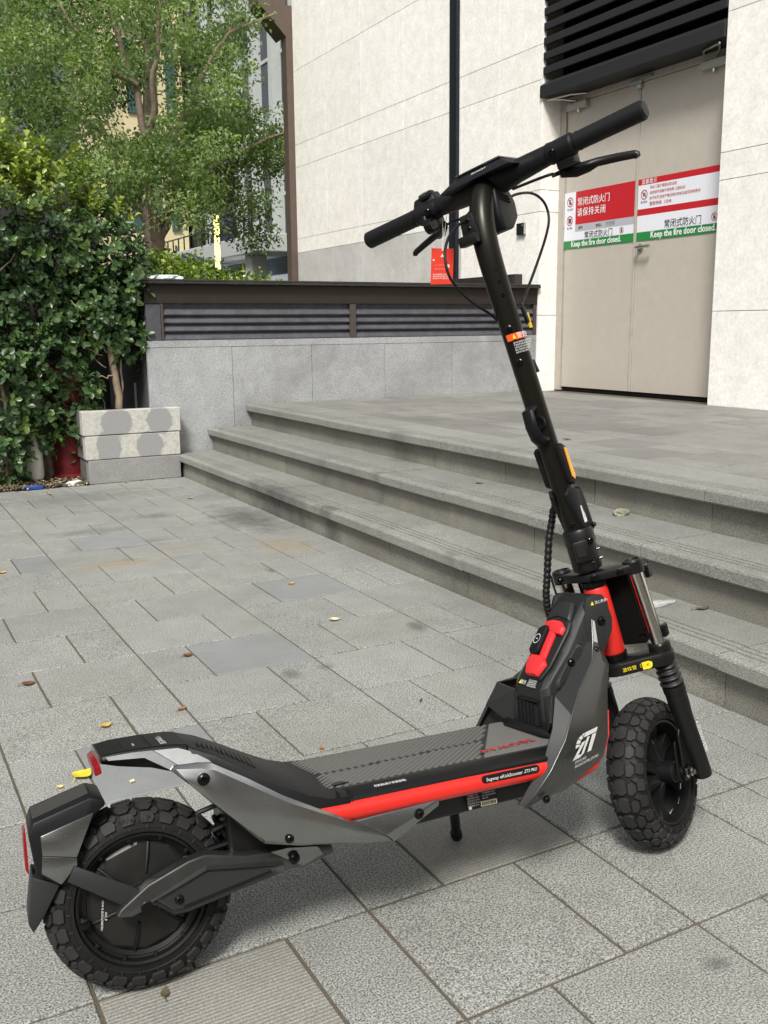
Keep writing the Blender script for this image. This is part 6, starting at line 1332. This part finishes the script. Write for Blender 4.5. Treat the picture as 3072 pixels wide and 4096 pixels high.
# moulded hood over the stem top
hood = MB(); hrows = []
for l, ry, rk, df, dk in ((-0.108, 0.0175, 0.0175, 0, 0), (-0.085, 0.021, 0.0195, -0.001, 0.000), (-0.060, 0.026, 0.0225, -0.003, 0.000), (-0.035, 0.031, 0.0265, -0.006, -0.001), (0.0, 0.034, 0.0290, -0.009, -0.002), (0.035, 0.031, 0.0265, -0.006, -0.001), (0.060, 0.026, 0.0225, -0.003, 0.000), (0.085, 0.021, 0.0195, -0.001, 0.000), (0.108, 0.0175, 0.0175, 0, 0)):
    hrows.append([Hb(l, df + ry * math.cos(2 * math.pi * q / 24), dk + rk * math.sin(2 * math.pi * q / 24) * (0.82 if math.sin(2 * math.pi * q / 24) > 0 else 1)) for q in range(24)])
V = [v_ for r_ in hrows for v_ in r_]
hood.add(V, [(i * 24 + j, i * 24 + (j + 1) % 24, (i + 1) * 24 + (j + 1) % 24, (i + 1) * 24 + j) for i in range(8) for j in range(24)] + [tuple(range(24)), tuple(8 * 24 + j for j in reversed(range(24)))])
hood.build('bar_hood', M_blk_pl, hb, smooth=60)
# display
dsp = MB().add([S(-0.020, 0.078, 1.284), S(-0.020, -0.078, 1.284), S(0.078, -0.078, 1.284), S(0.078, 0.078, 1.284), S(0.000, 0.047, 1.3030), S(0.000, -0.053, 1.3030), S(0.066, -0.053, 1.3015), S(0.066, 0.047, 1.3015)],
               [(3, 2, 1, 0), (4, 5, 6, 7), (0, 1, 5, 4), (1, 2, 6, 5), (2, 3, 7, 6), (3, 0, 4, 7)]).build('display_housing', M_blk_pl, hb, bevel=0.004, smooth=35)
MB().prism([S(0.000, 0.046, 1.3040), S(0.000, -0.052, 1.3040), S(0.065, -0.052, 1.3025), S(0.065, 0.046, 1.3025)], KK * 0.0035).build('display_glass', M_scr, dsp, bevel=0.001)
MB().prism([S(-0.0006, -0.020, 1.3046), S(-0.0006, -0.052, 1.3046), S(0.0006, -0.052, 1.3046), S(0.0006, -0.020, 1.3046)], KK * 0.0008).build('bezel_strip', M_chr, dsp)
text_mesh('lettering', 'SEGWAY', 0.0062, S(-0.0125, 0.004, 1.2925), -LL_ * 1.3, (KK * 0.69 + FF * 0.72), M_prw, hb, lift=0.0022)
for sg in (-1, 1):
    gp = MB().tube([Hb(0.178 * sg), Hb(0.180 * sg), Hb(0.186 * sg), Hb(0.296 * sg), Hb(0.301 * sg), Hb(0.3025 * sg)], [0.0135, 0.0168, 0.0160, 0.0168, 0.0165, 0.0140], 32).build('grip', plain('grip_rubber', (0.007, 0.007, 0.008), 0.55, spec=0.3, grain=0.3, gscale=1400) if sg < 0 else bpy.data.materials['grip_rubber'], sc, smooth=40)
    MB().lathe([(0.0135, 0.0), (0.0130, 0.002), (0.010, 0.0022)], Hb(0.3024 * sg), LL_ * sg, 28).build('grip_end_cap', M_blk_pl, gp, smooth=40)
    MB().tube([Hb(0.1735 * sg), Hb(0.17 * sg), Hb(0.135 * sg), Hb(0.125 * sg), Hb(0.121 * sg)], [0.0165, 0.0195, 0.0185, 0.0195, 0.0180], 28).build('bar_collar', M_blk_pl, sc, smooth=35)
    # brake lever with perch, ahead of and below the bar
    d = sg
    pc = MB().obox(Hb(0.148 * d, 0.010, -0.022), LL_, FF, KK, 0.017, 0.014, 0.010).build('lever_perch', M_blk_sat, sc, bevel=0.003, smooth=30)
    bolt(Hb(0.137 * d, -0.019, -0.002), -FF, 0.0055, pc)
    pts = [Hb(0.128 * d, 0.012, -0.034), Hb(0.148 * d, 0.030, -0.038), Hb(0.165 * d, 0.045, -0.037), Hb(0.180 * d, 0.054, -0.035), Hb(0.215 * d, 0.061, -0.041), Hb(0.243 * d, 0.065, -0.047), Hb(0.2465 * d, 0.065, -0.049), Hb(0.248 * d, 0.065, -0.054)]
    MB().tube(pts, [0.0095, 0.0120, 0.0105, 0.0080, 0.0076, 0.0072, 0.0068, 0.0055], 8, flat=0.62).build('brake_lever', M_blk_sat, sc, smooth=50)
# thumb control and bell on the left
tc_ = MB().prism([Hb(0.176, -0.010, 0.010), Hb(0.170, -0.006, 0.030), Hb(0.130, 0.0, 0.036), Hb(0.122, -0.004, 0.016), Hb(0.132, -0.018, -0.008), Hb(0.166, -0.018, -0.016)], FF * 0.030).build('thumb_control', M_blk_pl, sc, bevel=0.004, smooth=35)
MB().lathe([(0.016, 0.0), (0.016, 0.005), (0.013, 0.0065)], Hb(0.144, 0.004, 0.030), KK * 0.9 - FF * 0.4 - LL_ * 0.1, 24).build('button_disc', M_blk_sat, tc_, smooth=30)
for a in range(0, 360, 72):
    MB().lathe([(0.0032, 0), (0.0028, 0.0015)], Hb(0.144 + 0.0085 * math.cos(R(a)), 0.004 + 0.008 * math.sin(R(a)) - 0.0025, 0.0355 + 0.003 * math.sin(R(a))), KK * 0.9 - FF * 0.4, 10).build('button', M_chr if a == 72 else M_bolt, tc_, smooth=40)
MB().lathe([(0.013, 0), (0.0145, 0.003), (0.0145, 0.016), (0.010, 0.019)], Hb(0.130, -0.020, -0.030), LL_, 22).build('throttle_pod', M_bolt, tc_, smooth=40)
MB().tube([Hb(0.150, -0.015, -0.010), Hb(0.146, -0.022, -0.028), Hb(0.130, -0.02, -0.032)], 0.006, 10).build('throttle_arm', M_blk_sat, tc_, smooth=40)
# folding hook plate on the back of the stem top, headlight box on its right front
hp_c = (-FF * 0.86 - LL_ * -0.25).normalized()
fh = MB().prism([S(-0.058, 0.026, 1.226), S(-0.058, -0.002, 1.226), S(-0.062, -0.006, 1.186), S(-0.062, 0.028, 1.186)], FF * 0.016).build('latch_plate', M_blk_sat, sc, bevel=0.003, smooth=30)
MB().obox(S(-0.066, 0.012, 1.180), LL_, FF, KK, 0.019, 0.010, 0.009).build('latch_block', M_blk_sat, fh, bevel=0.003, smooth=30)
bolt(S(-0.0590, 0.010, 1.214), -FF, 0.0035, fh); bolt(S(-0.0600, 0.010, 1.200), -FF, 0.0028, fh)
hl = MB().prism([S(0.002, -0.026, 1.262), S(0.048, -0.026, 1.268), S(0.066, -0.026, 1.236), S(0.062, -0.026, 1.206), S(0.036, -0.026, 1.186), S(0.000, -0.026, 1.184), S(-0.006, -0.026, 1.215)], LL_ * 0.052).build('headlight_box', M_blk_pl, sc, bevel=0.006, smooth=35, seg=3)
for k in range(3): MB().obox(S(0.026, -0.0268, 1.247 - 0.005 * k), (FF * 0.97 - KK * 0.22), LL_, KK, 0.017, 0.001, 0.0012).build('box_slit', M_void, hl)
# cables
def cable(pts, r=0.0026, name='cable', mat=None):
    P_ = [Vector(p) for p in pts]; out = []
    for i in range(len(P_) - 1):
        a, b_, c, d = P_[max(i - 1, 0)], P_[i], P_[i + 1], P_[min(i + 2, len(P_) - 1)]
        for q in range(10):
            f = q / 10; out.append(0.5 * (2 * b_ + (c - a) * f + (2 * a - 5 * b_ + 4 * c - d) * f * f + (3 * b_ - a - 3 * c + d) * f ** 3))
    out.append(P_[-1]); return MB().tube(out, r, 8).build(name, mat or M_cable, sc, smooth=60)
cable([S(0.030, -0.010, 1.236), S(0.088, -0.018, 1.251), S(0.150, -0.02, 1.253), S(0.188, -0.02, 1.236), S(0.190, -0.02, 1.205), S(0.155, -0.02, 1.168), S(0.084, -0.02, 1.114), S(0.020, -0.02, 1.069), S(-0.006, -0.021, 1.052), S(-0.010, -0.020, 1.030)])
cable([S(0.020, 0.040, 1.236), S(-0.039, 0.020, 1.221), S(-0.086, 0.020, 1.206), S(-0.122, 0.020, 1.186), S(-0.145, 0.020, 1.160), S(-0.152, 0.020, 1.129), S(-0.140, 0.020, 1.105), S(-0.105, 0.020, 1.074), S(-0.047, 0.018, 1.039), S(-0.038, 0.010, 1.000)])
cable([Hb(-0.118, 0.012, -0.033), S(0.030, -0.121, 1.2455), S(0.030, -0.086, 1.248), S(0.030, -0.045, 1.250)])
MB().tube([Hb(-0.136, 0.014, -0.033), Hb(-0.112, 0.010, -0.034)], [0.005, 0.0032], 10).build('cable_ferrule', M_cable, sc, smooth=40)
cable([Hb(0.130, 0.012, -0.034), Hb(0.10, 0.0, -0.036), Hb(0.07, -0.01, -0.040), S(0.0, 0.035, 1.238)])
# spiral wrapped loom at the left of the stem
lm_pts = [P(0.826, 0.058, 0.682), P(0.829, 0.060, 0.660), P(0.822, 0.060, 0.632), P(0.812, 0.060, 0.600), P(0.805, 0.060, 0.560), P(0.800, 0.061, 0.525), P(0.795, 0.062, 0.495), P(0.796, 0.064, 0.468), P(0.802, 0.066, 0.448)]
Lm = []
for i in range(len(lm_pts) - 1):
    for q in range(16): Lm.append(lm_pts[i].lerp(lm_pts[i + 1], q / 16))
core_ = MB().tube(Lm, [0.0045 if i < 20 else 0.0058 + 0.0016 * abs(math.sin(i * 0.62)) for i in range(len(Lm))], 12).build('cable_loom', M_cable, sc, smooth=45)
cable([P(0.803, 0.052, 0.528), P(0.808, 0.050, 0.500), P(0.815, 0.045, 0.470)], 0.0022)
cable([P(0.828, 0.058, 0.680), S(-0.012, 0.020, 0.690), S(-0.010, 0.018, 0.720)], 0.0045)
cable([P(0.80, 0.062, 0.462), P(0.83, 0.05, 0.455), P(0.85, 0.03, 0.45)], 0.0022)
# rubber grommets on the stem
MB().prism([S(-0.018, -0.019, 1.045), S(-0.008, -0.019, 1.045), S(-0.002, -0.018, 1.015), S(-0.012, -0.019, 1.012)], -LL_ * 0.006).build('cable_grommet', M_blk_pl, sc, bevel=0.002, smooth=30)
MB().prism([S(0.004, -0.008, 0.950), S(0.012, -0.008, 0.925), S(0.012, 0.004, 0.925), S(0.004, 0.004, 0.950)], FF * -0.012).build('cable_grommet', M_blk_pl, sc, bevel=0.002, smooth=30)
# yellow tag behind the stem
MB().obox(S(0.016, -0.012, 1.020), FF, LL_, KK, 0.0045, 0.001, 0.014).build('yellow_tab', plain('yellow_tab', (0.75, 0.48, 0.01), 0.5), sc)
# red hang tag: a thing of its own, hanging straight down from the bar
tgx = Vector((0.876, -0.482, 0)).normalized(); tgz = Vector((0, 0, 1)); tp0 = Vector((1.027, 1.628, 1.1165))
ht = thing('hang_tag', 'red paper warning tag hanging on a white string from the left brake lever', 'tag', (1.027, 1.628, 1.05))
M_tag = plain('tag_paper', (0.68, 0.035, 0.012), 0.55)
tn_ = Vector((0.482, 0.876, 0)).normalized()
def TG(x, z, d=0.0): return tp0 + tgx * x + tgz * z - tn_ * (0.0004 + d)
MB().prism([TG(-0.0215, 0.0), TG(0.0215, -0.001), TG(0.0195, -0.0675), TG(-0.0235, -0.068)], tn_ * 0.0006).build('card', M_tag, ht)
MB().add([TG(-0.004, -0.0165, .0003), TG(0.0025, -0.0165, .0003), TG(-0.0008, -0.010, .0003)], [(0, 1, 2)]).build('warning_triangle', M_prw, ht)
for cx_, cz_, r_ in ((-0.0175, -0.022, 0.0017), (0.0035, -0.0225, 0.0017), (0.0105, -0.0335, 0.0032)):
    MB().add([TG(cx_ + r_ * math.cos(R(a)), cz_ + r_ * math.sin(R(a)), .0003) for a in range(0, 360, 30)], [tuple(range(12))]).build('white_dot', M_prw, ht)
for k, t_ in enumerate(('为了您的安全', '请阅读说明书')): text_mesh('lettering', t_, 0.0042, TG(-0.0165, -0.0335 - 0.007 * k), tgx, tgz, plain('faint_pink', (0.72, 0.25, 0.2), 0.6), ht, lift=0.0006)
for k, t_ in enumerate(('骑行前请佩戴头盔 护具', '请按照说明书操作 使用', '禁止载人骑行注意安全')): text_mesh('lettering', t_, 0.0032, TG(-0.0195, -0.0505 - 0.0037 * k), tgx, tgz, M_prw, ht, lift=0.0006)
_M = sc.matrix_world
for dx in (0.0, 0.010):
    a_ = _M @ S(0.052, 0.125 - dx, 1.262)
    MB().tube([a_, a_.lerp(TG(-0.001, 0.006), 0.6) + Vector((0.002, 0, 0)), TG(-0.001, 0.012), TG(-0.001 + dx * .2, -0.005)], 0.0007, 6).build('string', plain('string', (0.75, 0.74, 0.68), 0.8), ht)
# keep the tree at thing > part > sub-part
def _depth(o):
    d = 0
    while o.parent is not None: o = o.parent; d += 1
    return d
for o in sorted(bpy.data.objects, key=_depth):
    while _depth(o) > 2: o.parent = o.parent.parent
for o in bpy.data.objects:
    if 'base' in o.keys(): del o['base']
